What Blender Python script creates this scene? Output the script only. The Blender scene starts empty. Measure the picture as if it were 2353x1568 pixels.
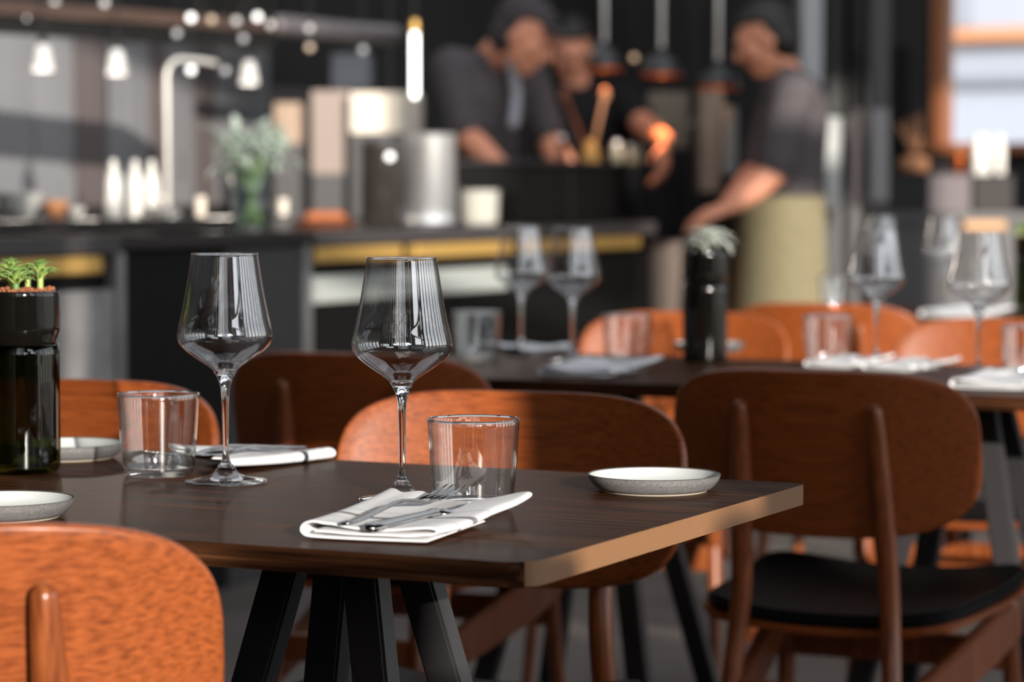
import bpy, bmesh, math, random
from mathutils import Vector, Matrix
random.seed(7)
S = bpy.context.scene
C = bpy.context.collection
PI = math.pi
R = math.radians

# ------------------------------------------------------------------ camera
F_PX, CX, CY, HOR = 6150.0, 1176.5, 784.0, 440.0
EYE = 1.057
PITCH = math.atan((CY - HOR) / F_PX)
cam_d = bpy.data.cameras.new('camera')
cam = bpy.data.objects.new('camera', cam_d)
C.objects.link(cam)
cam.location = (0, 0, EYE)
cam.rotation_euler = (PI / 2 - PITCH, 0, 0)
cam_d.sensor_width = 36.0
cam_d.lens = 36.0 * F_PX / 2353.0
cam_d.clip_start = 0.05
cam_d.clip_end = 300
cam_d.dof.use_dof = True
cam_d.dof.focus_distance = 2.66
cam_d.dof.aperture_fstop = 4.5
S.camera = cam

# ------------------------------------------------------------------ sky, sun, exposure
SUN_AZ, SUN_EL = R(19), R(11.5)          # azimuth measured from behind the camera towards its right
w = bpy.data.worlds.new('sky')
S.world = w
w.use_nodes = True
wn = w.node_tree.nodes
wl = w.node_tree.links
bgn = wn['Background']
sk = wn.new('ShaderNodeTexSky')
sk.sky_type = 'NISHITA'
sk.sun_disc = False
sk.sun_elevation = R(45)
sk.sun_rotation = PI - SUN_AZ
sk.air_density = 1.0
sk.dust_density = 0.3
sk.ozone_density = 1.0
hsv = wn.new('ShaderNodeHueSaturation')
hsv.inputs['Saturation'].default_value = 0.18
wl.new(sk.outputs[0], hsv.inputs['Color'])
wl.new(hsv.outputs[0], bgn.inputs[0])
bgn.inputs[1].default_value = 0.34
sun_d = bpy.data.lights.new('sun', 'SUN')
sun_d.energy = 6.0
sun_d.angle = R(0.53)
sun_d.color = (1.0, 0.92, 0.82)
sun = bpy.data.objects.new('sun', sun_d)
C.objects.link(sun)
sdir = Vector((math.sin(SUN_AZ) * math.cos(SUN_EL), -math.cos(SUN_AZ) * math.cos(SUN_EL), math.sin(SUN_EL)))
sun.rotation_euler = sdir.to_track_quat('Z', 'Y').to_euler()
sun.location = (4, -10, 6)
S.view_settings.view_transform = 'Standard'
S.view_settings.look = 'None'
S.view_settings.gamma = 1
S.view_settings.use_curve_mapping = False
S.view_settings.exposure = 0.3
S.cycles.use_denoising = True
S.cycles.max_bounces = 12
S.cycles.transmission_bounces = 10
S.cycles.transparent_max_bounces = 24
S.cycles.glossy_bounces = 5
S.cycles.diffuse_bounces = 4
S.cycles.sample_clamp_indirect = 6.0
S.cycles.blur_glossy = 0.3

# ------------------------------------------------------------------ placing helpers
TZ = 0.745                                # table height
GA = R(-26)                               # the furniture grid is turned 26 degrees
AX = Vector((math.cos(GA), math.sin(GA), 0))      # along the tables
BX = Vector((-math.sin(GA), math.cos(GA), 0))     # across the tables, away from the camera
_s, _c = math.sin(PITCH), math.cos(PITCH)

def W(px, py, d):
    """real point at distance d in front of the camera that is seen at photo pixel px, py"""
    u, v = (px - CX) / F_PX, (CY - py) / F_PX
    k = d / (_c + v * _s)
    return Vector((u * k, d, EYE + (-_s + v * _c) * k))

def T(px, d, z=TZ):
    """point on a level z at distance d"""
    u = (px - CX) / F_PX
    return Vector((u * (d * _c + (EYE - z) * _s), d, z))

def size(n, d):
    return n * d / F_PX

# ------------------------------------------------------------------ mesh helpers
def tag(o, label=None, cat=None, group=None, kind=None):
    if label: o['label'] = label
    if cat: o['category'] = cat
    if group: o['group'] = group
    if kind: o['kind'] = kind
    return o

def obj(name, bm, mat, parent=None, loc=None, smooth=True, angle=None, rot=None):
    me = bpy.data.meshes.new(name)
    bm.normal_update()
    bm.to_mesh(me)
    bm.free()
    if mat is not None:
        for m in (mat if isinstance(mat, (list, tuple)) else [mat]):
            me.materials.append(m)
    if smooth:
        if angle is None:
            me.polygons.foreach_set('use_smooth', [True] * len(me.polygons))
        else:
            me.polygons.foreach_set('use_smooth', [True] * len(me.polygons))
            me.set_sharp_from_angle(angle=angle)
    o = bpy.data.objects.new(name, me)
    C.objects.link(o)
    if parent: o.parent = parent
    if loc is not None: o.location = loc
    if rot is not None: o.rotation_euler = rot
    return o

def thing(name, label, cat, loc=(0, 0, 0), rz=0.0, group=None):
    o = bpy.data.objects.new(name, None)
    o.empty_display_size = 0.05
    C.objects.link(o)
    o.location = loc
    o.rotation_euler = (0, 0, rz)
    return tag(o, label, cat, group)

def kids(o):
    return [c for c in bpy.data.objects if c.parent == o]

def dup(src, loc, rz=0.0, label=None, group=None, scale=None):
    r = src.copy(); C.objects.link(r)
    r.location = loc; r.rotation_euler = (0, 0, rz)
    if scale: r.scale = scale
    if label: r['label'] = label
    if group: r['group'] = group
    for ch in kids(src):
        c = ch.copy(); C.objects.link(c); c.parent = r
        for g in kids(ch):
            d = g.copy(); C.objects.link(d); d.parent = c
    return r

def box(bm, x0, x1, y0, y1, z0, z1, bev=0.0, M=None):
    b = bmesh.new() if bev or M is not None else bm
    vs = [b.verts.new(p) for p in ((x0,y0,z0),(x1,y0,z0),(x1,y1,z0),(x0,y1,z0),(x0,y0,z1),(x1,y0,z1),(x1,y1,z1),(x0,y1,z1))]
    for f in ((3,2,1,0),(4,5,6,7),(0,1,5,4),(1,2,6,5),(2,3,7,6),(3,0,4,7)):
        b.faces.new([vs[i] for i in f])
    if b is not bm:
        if bev:
            bmesh.ops.bevel(b, geom=list(b.edges), offset=bev, segments=2, affect='EDGES', profile=0.6)
        merge(bm, b, M)

def merge(bm, b, M=None):
    me = bpy.data.meshes.new('tmp')
    if M is not None: b.transform(M)
    b.to_mesh(me); b.free()
    bm.from_mesh(me)
    bpy.data.meshes.remove(me)

def lathe(bm, prof, n=48, cap0=False, cap1=False, M=None, close=False):
    b = bmesh.new()
    rings = []
    for r, z in prof:
        if r < 1e-6:
            rings.append([b.verts.new((0, 0, z))])
        else:
            rings.append([b.verts.new((r * math.cos(2*PI*i/n), r * math.sin(2*PI*i/n), z)) for i in range(n)])
    seq = list(zip(rings, rings[1:]))
    if close: seq.append((rings[-1], rings[0]))
    for p, q in seq:
        for i in range(n):
            j = (i + 1) % n
            if len(p) == 1 and len(q) == 1: continue
            if len(p) == 1: b.faces.new((p[0], q[j], q[i]))
            elif len(q) == 1: b.faces.new((p[i], p[j], q[0]))
            else: b.faces.new((p[i], p[j], q[j], q[i]))
    if cap0 and len(rings[0]) > 1: b.faces.new(list(reversed(rings[0])))
    if cap1 and len(rings[-1]) > 1: b.faces.new(rings[-1])
    merge(bm, b, M)

def bez(pts, sub=6):
    """Catmull-Rom through 2-D or 3-D points"""
    P = [Vector(p) for p in pts]
    out = []
    for i in range(len(P) - 1):
        p0 = P[max(i-1, 0)]; p1 = P[i]; p2 = P[i+1]; p3 = P[min(i+2, len(P)-1)]
        for k in range(sub):
            t = k / sub
            out.append(0.5 * ((2*p1) + (p2-p0)*t + (2*p0-5*p1+4*p2-p3)*t*t + (3*p1-p0-3*p2+p3)*t**3))
    out.append(P[-1])
    return out

def tube(bm, pts, rad, n=12, round_ends=True):
    P = [Vector(p) for p in pts]
    rs = rad if isinstance(rad, (list, tuple)) else [rad] * len(P)
    rings = []
    ref = None
    for i, p in enumerate(P):
        t = (P[min(i+1, len(P)-1)] - P[max(i-1, 0)]).normalized()
        if ref is None:
            ref = Vector((0, 0, 1)) if abs(t.z) < .9 else Vector((1, 0, 0))
        x = (ref - t * ref.dot(t)).normalized()
        y = t.cross(x)
        ref = x
        rings.append((p, x, y, t, rs[i]))
    V = []
    full = []
    if round_ends:
        p, x, y, t, r = rings[0]
        full += [(p - t*r*math.sin(a), x, y, r*math.cos(a)) for a in (R(75), R(45), R(20))]
    full += [(p, x, y, r) for p, x, y, t, r in rings]
    if round_ends:
        p, x, y, t, r = rings[-1]
        full += [(p + t*r*math.sin(a), x, y, r*math.cos(a)) for a in (R(20), R(45), R(75))]
    for p, x, y, r in full:
        V.append([bm.verts.new(p + x*r*math.cos(2*PI*i/n) + y*r*math.sin(2*PI*i/n)) for i in range(n)])
    for a, b in zip(V, V[1:]):
        for i in range(n):
            j = (i+1) % n
            bm.faces.new((a[i], a[j], b[j], b[i]))
    bm.faces.new(list(reversed(V[0]))); bm.faces.new(V[-1])

def sweep(bm, secs):
    """closed skin over a list of equal-length closed outlines"""
    V = [[bm.verts.new(p) for p in s] for s in secs]
    n = len(V[0])
    for a, b in zip(V, V[1:]):
        for i in range(n):
            j = (i+1) % n
            bm.faces.new((a[i], a[j], b[j], b[i]))
    bm.faces.new(list(reversed(V[0]))); bm.faces.new(V[-1])

def ellipsoid(bm, c, r, M=None, n=16):
    b = bmesh.new()
    bmesh.ops.create_uvsphere(b, u_segments=n, v_segments=n*2//3, radius=1)
    X = Matrix.Translation(Vector(c)) @ (M if M is not None else Matrix.Identity(4)) @ Matrix.Diagonal((*r, 1))
    merge(bm, b, X)

def prism(bm, poly, z0, z1, bev=0.0):
    b = bmesh.new()
    lo = [b.verts.new((x, y, z0)) for x, y in poly]
    hi = [b.verts.new((x, y, z1)) for x, y in poly]
    n = len(poly)
    b.faces.new(list(reversed(lo))); b.faces.new(hi)
    for i in range(n):
        j = (i+1) % n
        b.faces.new((lo[i], lo[j], hi[j], hi[i]))
    bmesh.ops.recalc_face_normals(b, faces=b.faces)
    if bev:
        ed = [e for e in b.edges if len(e.link_faces) == 2 and e.calc_face_angle(0) > R(50)]
        bmesh.ops.bevel(b, geom=ed, offset=bev, segments=2, affect='EDGES')
    merge(bm, b)

# ------------------------------------------------------------------ materials
def srgb(r, g, b):
    f = lambda c: ((c/255)/12.92 if c/255 <= 0.04045 else (((c/255)+0.055)/1.055)**2.4)
    return (f(r), f(g), f(b), 1)

class NT:
    def __init__(self, name):
        self.m = bpy.data.materials.new(name); self.m.use_nodes = True
        self.n = self.m.node_tree.nodes; self.l = self.m.node_tree.links
        self.p = self.n['Principled BSDF']
    def add(self, t, **kw):
        nd = self.n.new(t)
        for k, v in kw.items(): setattr(nd, k, v)
        return nd
    def link(self, a, b): self.l.new(a, b)

def mat(name, col, rough=0.5, metal=0.0, spec=0.5, noise=0.0, nscale=20, bump=0.0, coat=0.0, sss=0.0):
    t = NT(name)
    t.p.inputs['Base Color'].default_value = col
    t.p.inputs['Roughness'].default_value = rough
    t.p.inputs['Metallic'].default_value = metal
    t.p.inputs['Specular IOR Level'].default_value = spec
    t.p.inputs['Coat Weight'].default_value = coat
    t.p.inputs['Coat Roughness'].default_value = 0.1
    if noise or bump:
        tc = t.add('ShaderNodeTexCoord')
        ns = t.add('ShaderNodeTexNoise'); ns.inputs['Scale'].default_value = nscale
        ns.inputs['Detail'].default_value = 5
        t.link(tc.outputs['Object'], ns.inputs['Vector'])
        if noise:
            cr = t.add('ShaderNodeValToRGB')
            cr.color_ramp.elements[0].color = tuple(c*(1-noise) for c in col[:3]) + (1,)
            cr.color_ramp.elements[1].color = tuple(min(1, c*(1+noise)) for c in col[:3]) + (1,)
            cr.color_ramp.elements[0].position = .3; cr.color_ramp.elements[1].position = .7
            t.link(ns.outputs[0], cr.inputs[0]); t.link(cr.outputs[0], t.p.inputs['Base Color'])
        if bump:
            bp = t.add('ShaderNodeBump'); bp.inputs['Strength'].default_value = bump; bp.inputs['Distance'].default_value = .002
            t.link(ns.outputs[0], bp.inputs['Height']); t.link(bp.outputs[0], t.p.inputs['Normal'])
    return t.m

def wood(name, c1, c2, c3, scale=(3, 60, 60), rough=0.4, spec=0.5, coat=0.0, pores=True, vary=0.0, coords='Object'):
    """streaky grain running along local x"""
    t = NT(name)
    tc = t.add('ShaderNodeTexCoord')
    mp = t.add('ShaderNodeMapping'); mp.inputs['Scale'].default_value = scale
    oi = t.add('ShaderNodeObjectInfo')
    cb = t.add('ShaderNodeVectorMath', operation='ADD')
    ml = t.add('ShaderNodeMath', operation='MULTIPLY'); ml.inputs[1].default_value = 37.0
    t.link(oi.outputs['Random'], ml.inputs[0])
    t.link(tc.outputs[coords], cb.inputs[0]); t.link(ml.outputs[0], cb.inputs[1])
    t.link(cb.outputs[0], mp.inputs['Vector'])
    n1 = t.add('ShaderNodeTexNoise'); n1.inputs['Scale'].default_value = 1.0; n1.inputs['Detail'].default_value = 6; n1.inputs['Roughness'].default_value = .6
    n1.inputs['Distortion'].default_value = .12
    t.link(mp.outputs[0], n1.inputs['Vector'])
    cr = t.add('ShaderNodeValToRGB')
    e = cr.color_ramp.elements
    e[0].position = .33; e[0].color = c1
    e[1].position = .68; e[1].color = c3
    m = e.new(.5); m.color = c2
    t.link(n1.outputs[0], cr.inputs[0])
    last = cr.outputs[0]
    if vary:
        hs = t.add('ShaderNodeHueSaturation')
        mr = t.add('ShaderNodeMapRange'); mr.inputs[3].default_value = 1-vary; mr.inputs[4].default_value = 1+vary
        t.link(oi.outputs['Random'], mr.inputs[0]); t.link(mr.outputs[0], hs.inputs['Value'])
        t.link(last, hs.inputs['Color']); last = hs.outputs[0]
    t.link(last, t.p.inputs['Base Color'])
    t.p.inputs['Roughness'].default_value = rough
    t.p.inputs['Specular IOR Level'].default_value = spec
    t.p.inputs['Coat Weight'].default_value = coat
    t.p.inputs['Coat Roughness'].default_value = .15
    n2 = t.add('ShaderNodeTexNoise'); n2.inputs['Scale'].default_value = 1.6; n2.inputs['Detail'].default_value = 3
    t.link(mp.outputs[0], n2.inputs['Vector'])
    bp = t.add('ShaderNodeBump'); bp.inputs['Strength'].default_value = .08; bp.inputs['Distance'].default_value = .0006
    t.link(n2.outputs[0], bp.inputs['Height']); t.link(bp.outputs[0], t.p.inputs['Normal'])
    rr = t.add('ShaderNodeMapRange'); rr.inputs[3].default_value = rough*.8; rr.inputs[4].default_value = rough*1.25
    t.link(n1.outputs[0], rr.inputs[0]); t.link(rr.outputs[0], t.p.inputs['Roughness'])
    return t.m

def end_grain(name, c1, c2):
    """growth rings seen on the sawn end of the boards"""
    t = NT(name)
    tc = t.add('ShaderNodeTexCoord'); oi = t.add('ShaderNodeObjectInfo')
    cb = t.add('ShaderNodeVectorMath', operation='ADD')
    mr = t.add('ShaderNodeMapRange'); mr.inputs[3].default_value = -.62; mr.inputs[4].default_value = -.08
    cx = t.add('ShaderNodeCombineXYZ'); cx.inputs[2].default_value = -.50
    t.link(oi.outputs['Random'], mr.inputs[0]); t.link(mr.outputs[0], cx.inputs[1])
    t.link(tc.outputs['Object'], cb.inputs[0]); t.link(cx.outputs[0], cb.inputs[1])
    wv = t.add('ShaderNodeTexWave', wave_type='RINGS', rings_direction='X')
    wv.inputs['Scale'].default_value = 190; wv.inputs['Distortion'].default_value = 11.0; wv.inputs['Detail'].default_value = 2
    wv.inputs['Detail Scale'].default_value = .25
    t.link(cb.outputs[0], wv.inputs['Vector'])
    cr = t.add('ShaderNodeValToRGB'); cr.color_ramp.elements[0].color = c1; cr.color_ramp.elements[1].color = c2
    t.link(wv.outputs[0], cr.inputs[0]); t.link(cr.outputs[0], t.p.inputs['Base Color'])
    t.p.inputs['Roughness'].default_value = .55
    return t.m

def glow(name, col, strength, base=.25):
    t = NT(name)
    t.p.inputs['Base Color'].default_value = (base, base, base, 1)
    t.p.inputs['Emission Color'].default_value = col
    t.p.inputs['Emission Strength'].default_value = strength
    return t.m

def thin_glass(name, tint=(1, 1, 1, 1), f0=0.05, edge=0.75, rough=0.0):
    """thin clear wall: straight-through transmission plus Fresnel reflection"""
    t = NT(name)
    t.n.remove(t.p)
    out = t.n['Material Output']
    g = t.add('ShaderNodeNewGeometry')
    dp = t.add('ShaderNodeVectorMath', operation='DOT_PRODUCT')
    t.link(g.outputs['Incoming'], dp.inputs[0]); t.link(g.outputs['Normal'], dp.inputs[1])
    ab = t.add('ShaderNodeMath', operation='ABSOLUTE'); t.link(dp.outputs['Value'], ab.inputs[0])
    om = t.add('ShaderNodeMath', operation='SUBTRACT'); om.inputs[0].default_value = 1; t.link(ab.outputs[0], om.inputs[1])
    pw = t.add('ShaderNodeMath', operation='POWER'); pw.inputs[1].default_value = 5.0; t.link(om.outputs[0], pw.inputs[0])
    ma = t.add('ShaderNodeMath', operation='MULTIPLY_ADD'); ma.inputs[1].default_value = 1-f0; ma.inputs[2].default_value = f0
    t.link(pw.outputs[0], ma.inputs[0])
    tr = t.add('ShaderNodeBsdfTransparent')
    cm = t.add('ShaderNodeMix', data_type='RGBA'); cm.inputs[6].default_value = tint
    cm.inputs[7].default_value = tuple(c*edge for c in tint[:3]) + (1,)
    p3 = t.add('ShaderNodeMath', operation='POWER'); p3.inputs[1].default_value = 3.0; t.link(om.outputs[0], p3.inputs[0])
    t.link(p3.outputs[0], cm.inputs[0]); t.link(cm.outputs[2], tr.inputs[0])
    gl = t.add('ShaderNodeBsdfGlossy'); gl.inputs['Roughness'].default_value = rough; gl.inputs['Color'].default_value = (1, 1, 1, 1)
    mx = t.add('ShaderNodeMixShader'); t.link(ma.outputs[0], mx.inputs[0]); t.link(tr.outputs[0], mx.inputs[1]); t.link(gl.outputs[0], mx.inputs[2])
    t.link(mx.outputs[0], out.inputs['Surface'])
    return t.m

def glass(name, col=(1, 1, 1, 1), ior=1.5, rough=0.0):
    t = NT(name)
    t.p.inputs['Base Color'].default_value = col
    t.p.inputs['Transmission Weight'].default_value = 1.0
    t.p.inputs['Roughness'].default_value = rough
    t.p.inputs['IOR'].default_value = ior
    return t.m

M_ply = wood('walnut_ply', srgb(104, 49, 21), srgb(138, 70, 31), srgb(158, 83, 39), scale=(2.6, 300, 300), rough=.38, spec=.35, coat=.08)
M_leg = wood('walnut_leg', srgb(102, 50, 24), srgb(130, 68, 34), srgb(150, 84, 44), scale=(160, 160, 5), rough=.30, spec=.5, coat=.1)
M_table = wood('dark_oak', srgb(30, 17, 10), srgb(60, 36, 22), srgb(98, 63, 40), scale=(4, 150, 150), rough=.36, spec=.02, vary=.05)
M_end = end_grain('oak_end_grain', srgb(98, 66, 42), srgb(160, 116, 76))
M_blackmetal = mat('black_powder_coat', srgb(44, 42, 44), .5, .0, .5, noise=.1, nscale=200)
M_leather = mat('black_leather', srgb(11, 11, 11), .6, 0, .15, bump=.15, nscale=250)
M_cloth = None
M_steel = mat('polished_steel', (.36, .35, .34, 1), .14, 1.0)
M_brushed = mat('brushed_steel', (.78, .77, .76, 1), .30, 1.0, noise=.06, nscale=8)
M_glaze_in = mat('white_glaze', srgb(180, 184, 184), .5, 0, .2)
M_glaze_out = mat('grey_stoneware', srgb(112, 110, 110), .45, 0, .5, noise=.25, nscale=400, bump=.1)
M_rim = mat('dark_rim', srgb(70, 66, 62), .4)
M_foot_clay = mat('raw_clay', srgb(205, 192, 172), .8)
M_bowl = thin_glass('clear_crystal', (.998, .998, .998, 1), .115, .55, .02)
M_tumbler = thin_glass('clear_tumbler_glass', (.99, .995, .995, 1), .10, .5, .02)
M_glass = glass('solid_crystal', (.98, .99, .99, 1), 1.5)
M_foot = thin_glass('clear_foot_crystal', (.96, .97, .97, 1), .16, .7)
M_green_glass = thin_glass('dark_green_bottle_glass', (.34, .37, .12, 1), .07, .25)
M_black_glass = mat('black_bottle_glass', srgb(14, 13, 11), .06, 0, .6)
M_concrete = mat('concrete_floor', srgb(86, 79, 74), .55, 0, .4, noise=.18, nscale=3, bump=.05)
M_black = mat('black_paint', srgb(10, 10, 10), .55, 0, .3)
M_ceil = mat('black_ceiling', srgb(14, 14, 14), .9, 0, .2)
M_skin = mat('skin', srgb(210, 142, 112), .5, 0, .4, noise=.06, nscale=30)
M_hair = mat('dark_hair', srgb(26, 20, 17), .6)
M_shirt = mat('charcoal_shirt', srgb(76, 71, 73), .85, 0, .2, noise=.1, nscale=60)
M_shirt_black = mat('black_shirt', srgb(24, 23, 24), .85, 0, .2)
M_khaki = mat('khaki_cloth', srgb(158, 148, 118), .85, 0, .2, noise=.08, nscale=40)
M_denim = mat('navy_cloth', srgb(40, 40, 52), .85, 0, .2)
M_white = mat('white_china', srgb(208, 206, 200), .25)
M_brass = mat('brushed_brass', srgb(214, 172, 98), .42, .55)
M_copper = mat('copper', srgb(205, 110, 60), .3, 1.0)
M_grey = mat('grey_panel', srgb(120, 118, 118), .5, 0, .4, noise=.2, nscale=5)
M_concretepanel = mat('concrete_panel', srgb(128, 126, 126), .6, 0, .4, noise=.22, nscale=9, bump=.08)
M_pale = mat('pale_card', srgb(214, 204, 190), .7)
M_darkgrey = mat('dark_grey_panel', srgb(52, 50, 52), .5)

def napkin_mat():
    t = NT('striped_linen')
    tc = t.add('ShaderNodeTexCoord')
    sx = t.add('ShaderNodeSeparateXYZ'); t.link(tc.outputs['UV'], sx.inputs[0])
    cr = t.add('ShaderNodeValToRGB'); cr.color_ramp.interpolation = 'CONSTANT'
    wht, gry = srgb(222, 222, 224), srgb(118, 116, 120)
    el = cr.color_ramp.elements
    el[0].position = 0; el[0].color = wht
    el[1].position = .150; el[1].color = gry
    for p, c in ((.156, wht), (.232, gry), (.262, wht), (.345, gry), (.351, wht)):
        k = el.new(p); k.color = c
    t.link(sx.outputs[1], cr.inputs[0])
    t.link(cr.outputs[0], t.p.inputs['Base Color'])
    t.p.inputs['Roughness'].default_value = .85
    t.p.inputs['Specular IOR Level'].default_value = .15
    t.p.inputs['Subsurface Weight'].default_value = .5; t.p.inputs['Subsurface Radius'].default_value = (.012, .012, .012)
    wv = t.add('ShaderNodeTexNoise'); wv.inputs['Scale'].default_value = 900
    t.link(tc.outputs['Object'], wv.inputs['Vector'])
    bp = t.add('ShaderNodeBump'); bp.inputs['Strength'].default_value = .12; bp.inputs['Distance'].default_value = .0008
    t.link(wv.outputs[0], bp.inputs['Height']); t.link(bp.outputs[0], t.p.inputs['Normal'])
    return t.m
M_cloth = napkin_mat()

def tile_mat():
    t = NT('small_white_tile')
    tc = t.add('ShaderNodeTexCoord')
    mp = t.add('ShaderNodeMapping'); mp.inputs['Rotation'].default_value = (PI/2, 0, 0)
    br = t.add('ShaderNodeTexBrick'); br.offset = 0
    br.inputs['Color1'].default_value = srgb(202, 208, 204); br.inputs['Color2'].default_value = srgb(194, 200, 196)
    br.inputs['Mortar'].default_value = srgb(158, 162, 158); br.inputs['Scale'].default_value = 1
    br.inputs['Brick Width'].default_value = .02; br.inputs['Row Height'].default_value = .02; br.inputs['Mortar Size'].default_value = .0015
    t.link(tc.outputs['Object'], mp.inputs[0]); t.link(mp.outputs[0], br.inputs['Vector'])
    t.link(br.outputs['Color'], t.p.inputs['Base Color'])
    t.p.inputs['Roughness'].default_value = .3
    return t.m
M_tile = tile_mat()


# ================================================================== the setting
def G(pa, pb, z=0.0):
    v = AX * pa + BX * pb
    return Vector((v.x, v.y, z))

bm = bmesh.new(); box(bm, -10, 6.4, -1.1, 18, -.12, 0)
tag(obj('floor', bm, M_concrete, smooth=False), kind='structure')
# two roof lights let the sky in from above: one over the tables, one over the kitchen
bm = bmesh.new()
xs = [-10, -4.2, 4.2, 6.4]; ys = [-1.1, 4.3, 7.6, 7.9, 11.0, 18]
for i in range(3):
    for j in range(5):
        if i == 1 and j in (1, 3): continue
        box(bm, xs[i], xs[i+1], ys[j], ys[j+1], 4.2, 4.35)
tag(obj('ceiling', bm, M_ceil, smooth=False), kind='structure')
M_terrace = mat('pale_terrace', srgb(176, 170, 160), .8, noise=.12, nscale=.6)
bm = bmesh.new(); box(bm, -60, 60, -70, 70, -.5, -.14)
tag(obj('ground', bm, M_terrace, smooth=False), kind='structure')

M_wall = mat('charcoal_wall', srgb(30, 29, 30), .6, noise=.1, nscale=3)
ga = Matrix.Rotation(GA, 4, 'Z')
# kitchen wall (runs away from the camera along the furniture grid)
KW = -5.9
bm = bmesh.new(); box(bm, KW - .2, KW, -6.0, 13.6, 0, 4.2); bm.transform(ga)
wall_left = tag(obj('wall_left', bm, M_wall, smooth=False), kind='structure')
# end wall with its window opening
EW = 13.2
WX0, WX1, WZ0, WZ1 = -4.03, -2.2, 1.30, 2.95
bm = bmesh.new()
box(bm, KW, WX0, EW, EW + .2, 0, 4.2)
box(bm, WX1, 4.2, EW, EW + .2, 0, 4.2)
box(bm, WX0, WX1, EW, EW + .2, 0, WZ0)
box(bm, WX0, WX1, EW, EW + .2, WZ1, 4.2)
bm.transform(ga)
wall_back = tag(obj('wall_back', bm, M_wall, smooth=False), kind='structure')
M_frame = mat('brown_window_frame', srgb(150, 92, 58), .5)
win = bpy.data.objects.new('window_2', None); C.objects.link(win); tag(win, kind='structure')
win.rotation_euler = (0, 0, GA)
for nm, a in (('frame', (WX0-.03, WX0+.05, EW-.04, EW+.1, WZ0-.04, WZ1+.04)), ('frame', (WX1-.05, WX1+.03, EW-.04, EW+.1, WZ0-.04, WZ1+.04)),
              ('frame', (WX0, WX1, EW-.04, EW+.1, WZ1-.03, WZ1+.04)), ('sill', (WX0-.05, WX1+.05, EW-.1, EW+.1, WZ0-.05, WZ0))):
    bm = bmesh.new(); box(bm, *a, bev=.006); obj(nm, bm, M_frame, win, smooth=False)
bm = bmesh.new(); box(bm, WX0, WX1, EW+.05, EW+.056, WZ0, WZ1); obj('pane', bm, thin_glass('window_pane', (.97, .98, .98, 1), .05, .9), win, smooth=False)

# unseen front behind the photographer, its bars shaped to block and pattern the sun: posts, thin mullions, a transom, a low parapet and solid bays
M_shade_bar = mat('dark_shade_bar', srgb(36, 35, 36), .5)
fr = bpy.data.objects.new('shade_front', None); C.objects.link(fr); tag(fr, kind='structure')
def bar(name, x0, x1, y0, y1, z0, z1, par):
    bm = bmesh.new(); box(bm, x0, x1, y0, y1, z0, z1, bev=.006)
    return obj(name, bm, M_shade_bar, par, smooth=False)
bar('post', 1.64, 2.36, -1.3, -1.0, 0, 2.68, fr)  # unseen bar, placed to block the sun
for x in (-.95, -.66, -.38, -.10, .14, .38):
    bar('post', x, x + .16, -1.2, -1.0, 0, 4.2, fr)  # unseen bars, placed to pattern the sun
bar('mullion', 1.475, 1.58, -1.12, -1.0, 0, 1.53, fr)
bar('post', 3.52, 4.10, -1.3, -1.0, 2.95, 4.2, fr)
bar('post', 4.34, 4.52, -1.3, -1.0, 0, 4.2, fr)
bar('post', 5.25, 6.0, -1.3, -1.0, 0, 4.2, fr)
bar('fascia', .63, 1.20, -1.14, -1.0, 1.97, 4.2, fr)
bar('fascia', 1.20, 1.50, -1.14, -1.0, 1.80, 4.2, fr)
bar('transom', 1.56, 6.0, -1.12, -1.0, 2.68, 2.76, fr)
bar('transom', 1.50, 1.64, -1.12, -1.0, 1.80, 1.96, fr)
bar('transom', 4.10, 5.3, -1.12, -1.0, 3.40, 3.61, fr)
bar('lintel', 1.56, 3.52, -1.3, -1.0, 4.06, 4.2, fr)
bar('lintel', 4.10, 5.3, -1.3, -1.0, 3.86, 4.2, fr)
bar('lintel', 5.3, 6.4, -1.3, -1.0, 4.12, 4.2, fr)
bar('parapet', .91, 1.205, -1.14, -1.0, 0, 1.46, fr)
bar('parapet', -1.05, .91, -1.14, -1.0, 0, 1.12, fr)
bar('parapet', 1.205, 1.50, -1.14, -1.0, 0, 1.36, fr)
bar('parapet', 2.36, 5.3, -1.14, -1.0, 0, 1.56, fr)
bm = bmesh.new()
x = -1.05
while x > -4.4:
    box(bm, x - .42, x, -1.3, -1.0, 0, 4.2)
    x -= .50
box(bm, -10, x, -1.3, -1.0, 0, 4.2)
tag(obj('wall_front', bm, M_wall, smooth=False), kind='structure')
bm = bmesh.new()
y = -.25
while y < 7.5:
    box(bm, 6.2, 6.4, y, min(7.6, y + .30), 0, 4.2)
    y += 1.23
box(bm, 6.2, 6.4, 7.6, 18, 2.6, 4.2)
tag(obj('wall_right', bm, M_wall, smooth=False), kind='structure')
sd = bpy.data.objects.new('window_3', None); C.objects.link(sd); tag(sd, kind='structure')
for y in (7.6, 9.2, 10.8, 12.4):
    bar('mullion', 6.24, 6.36, y, y + .1, 0, 2.6, sd)

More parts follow.
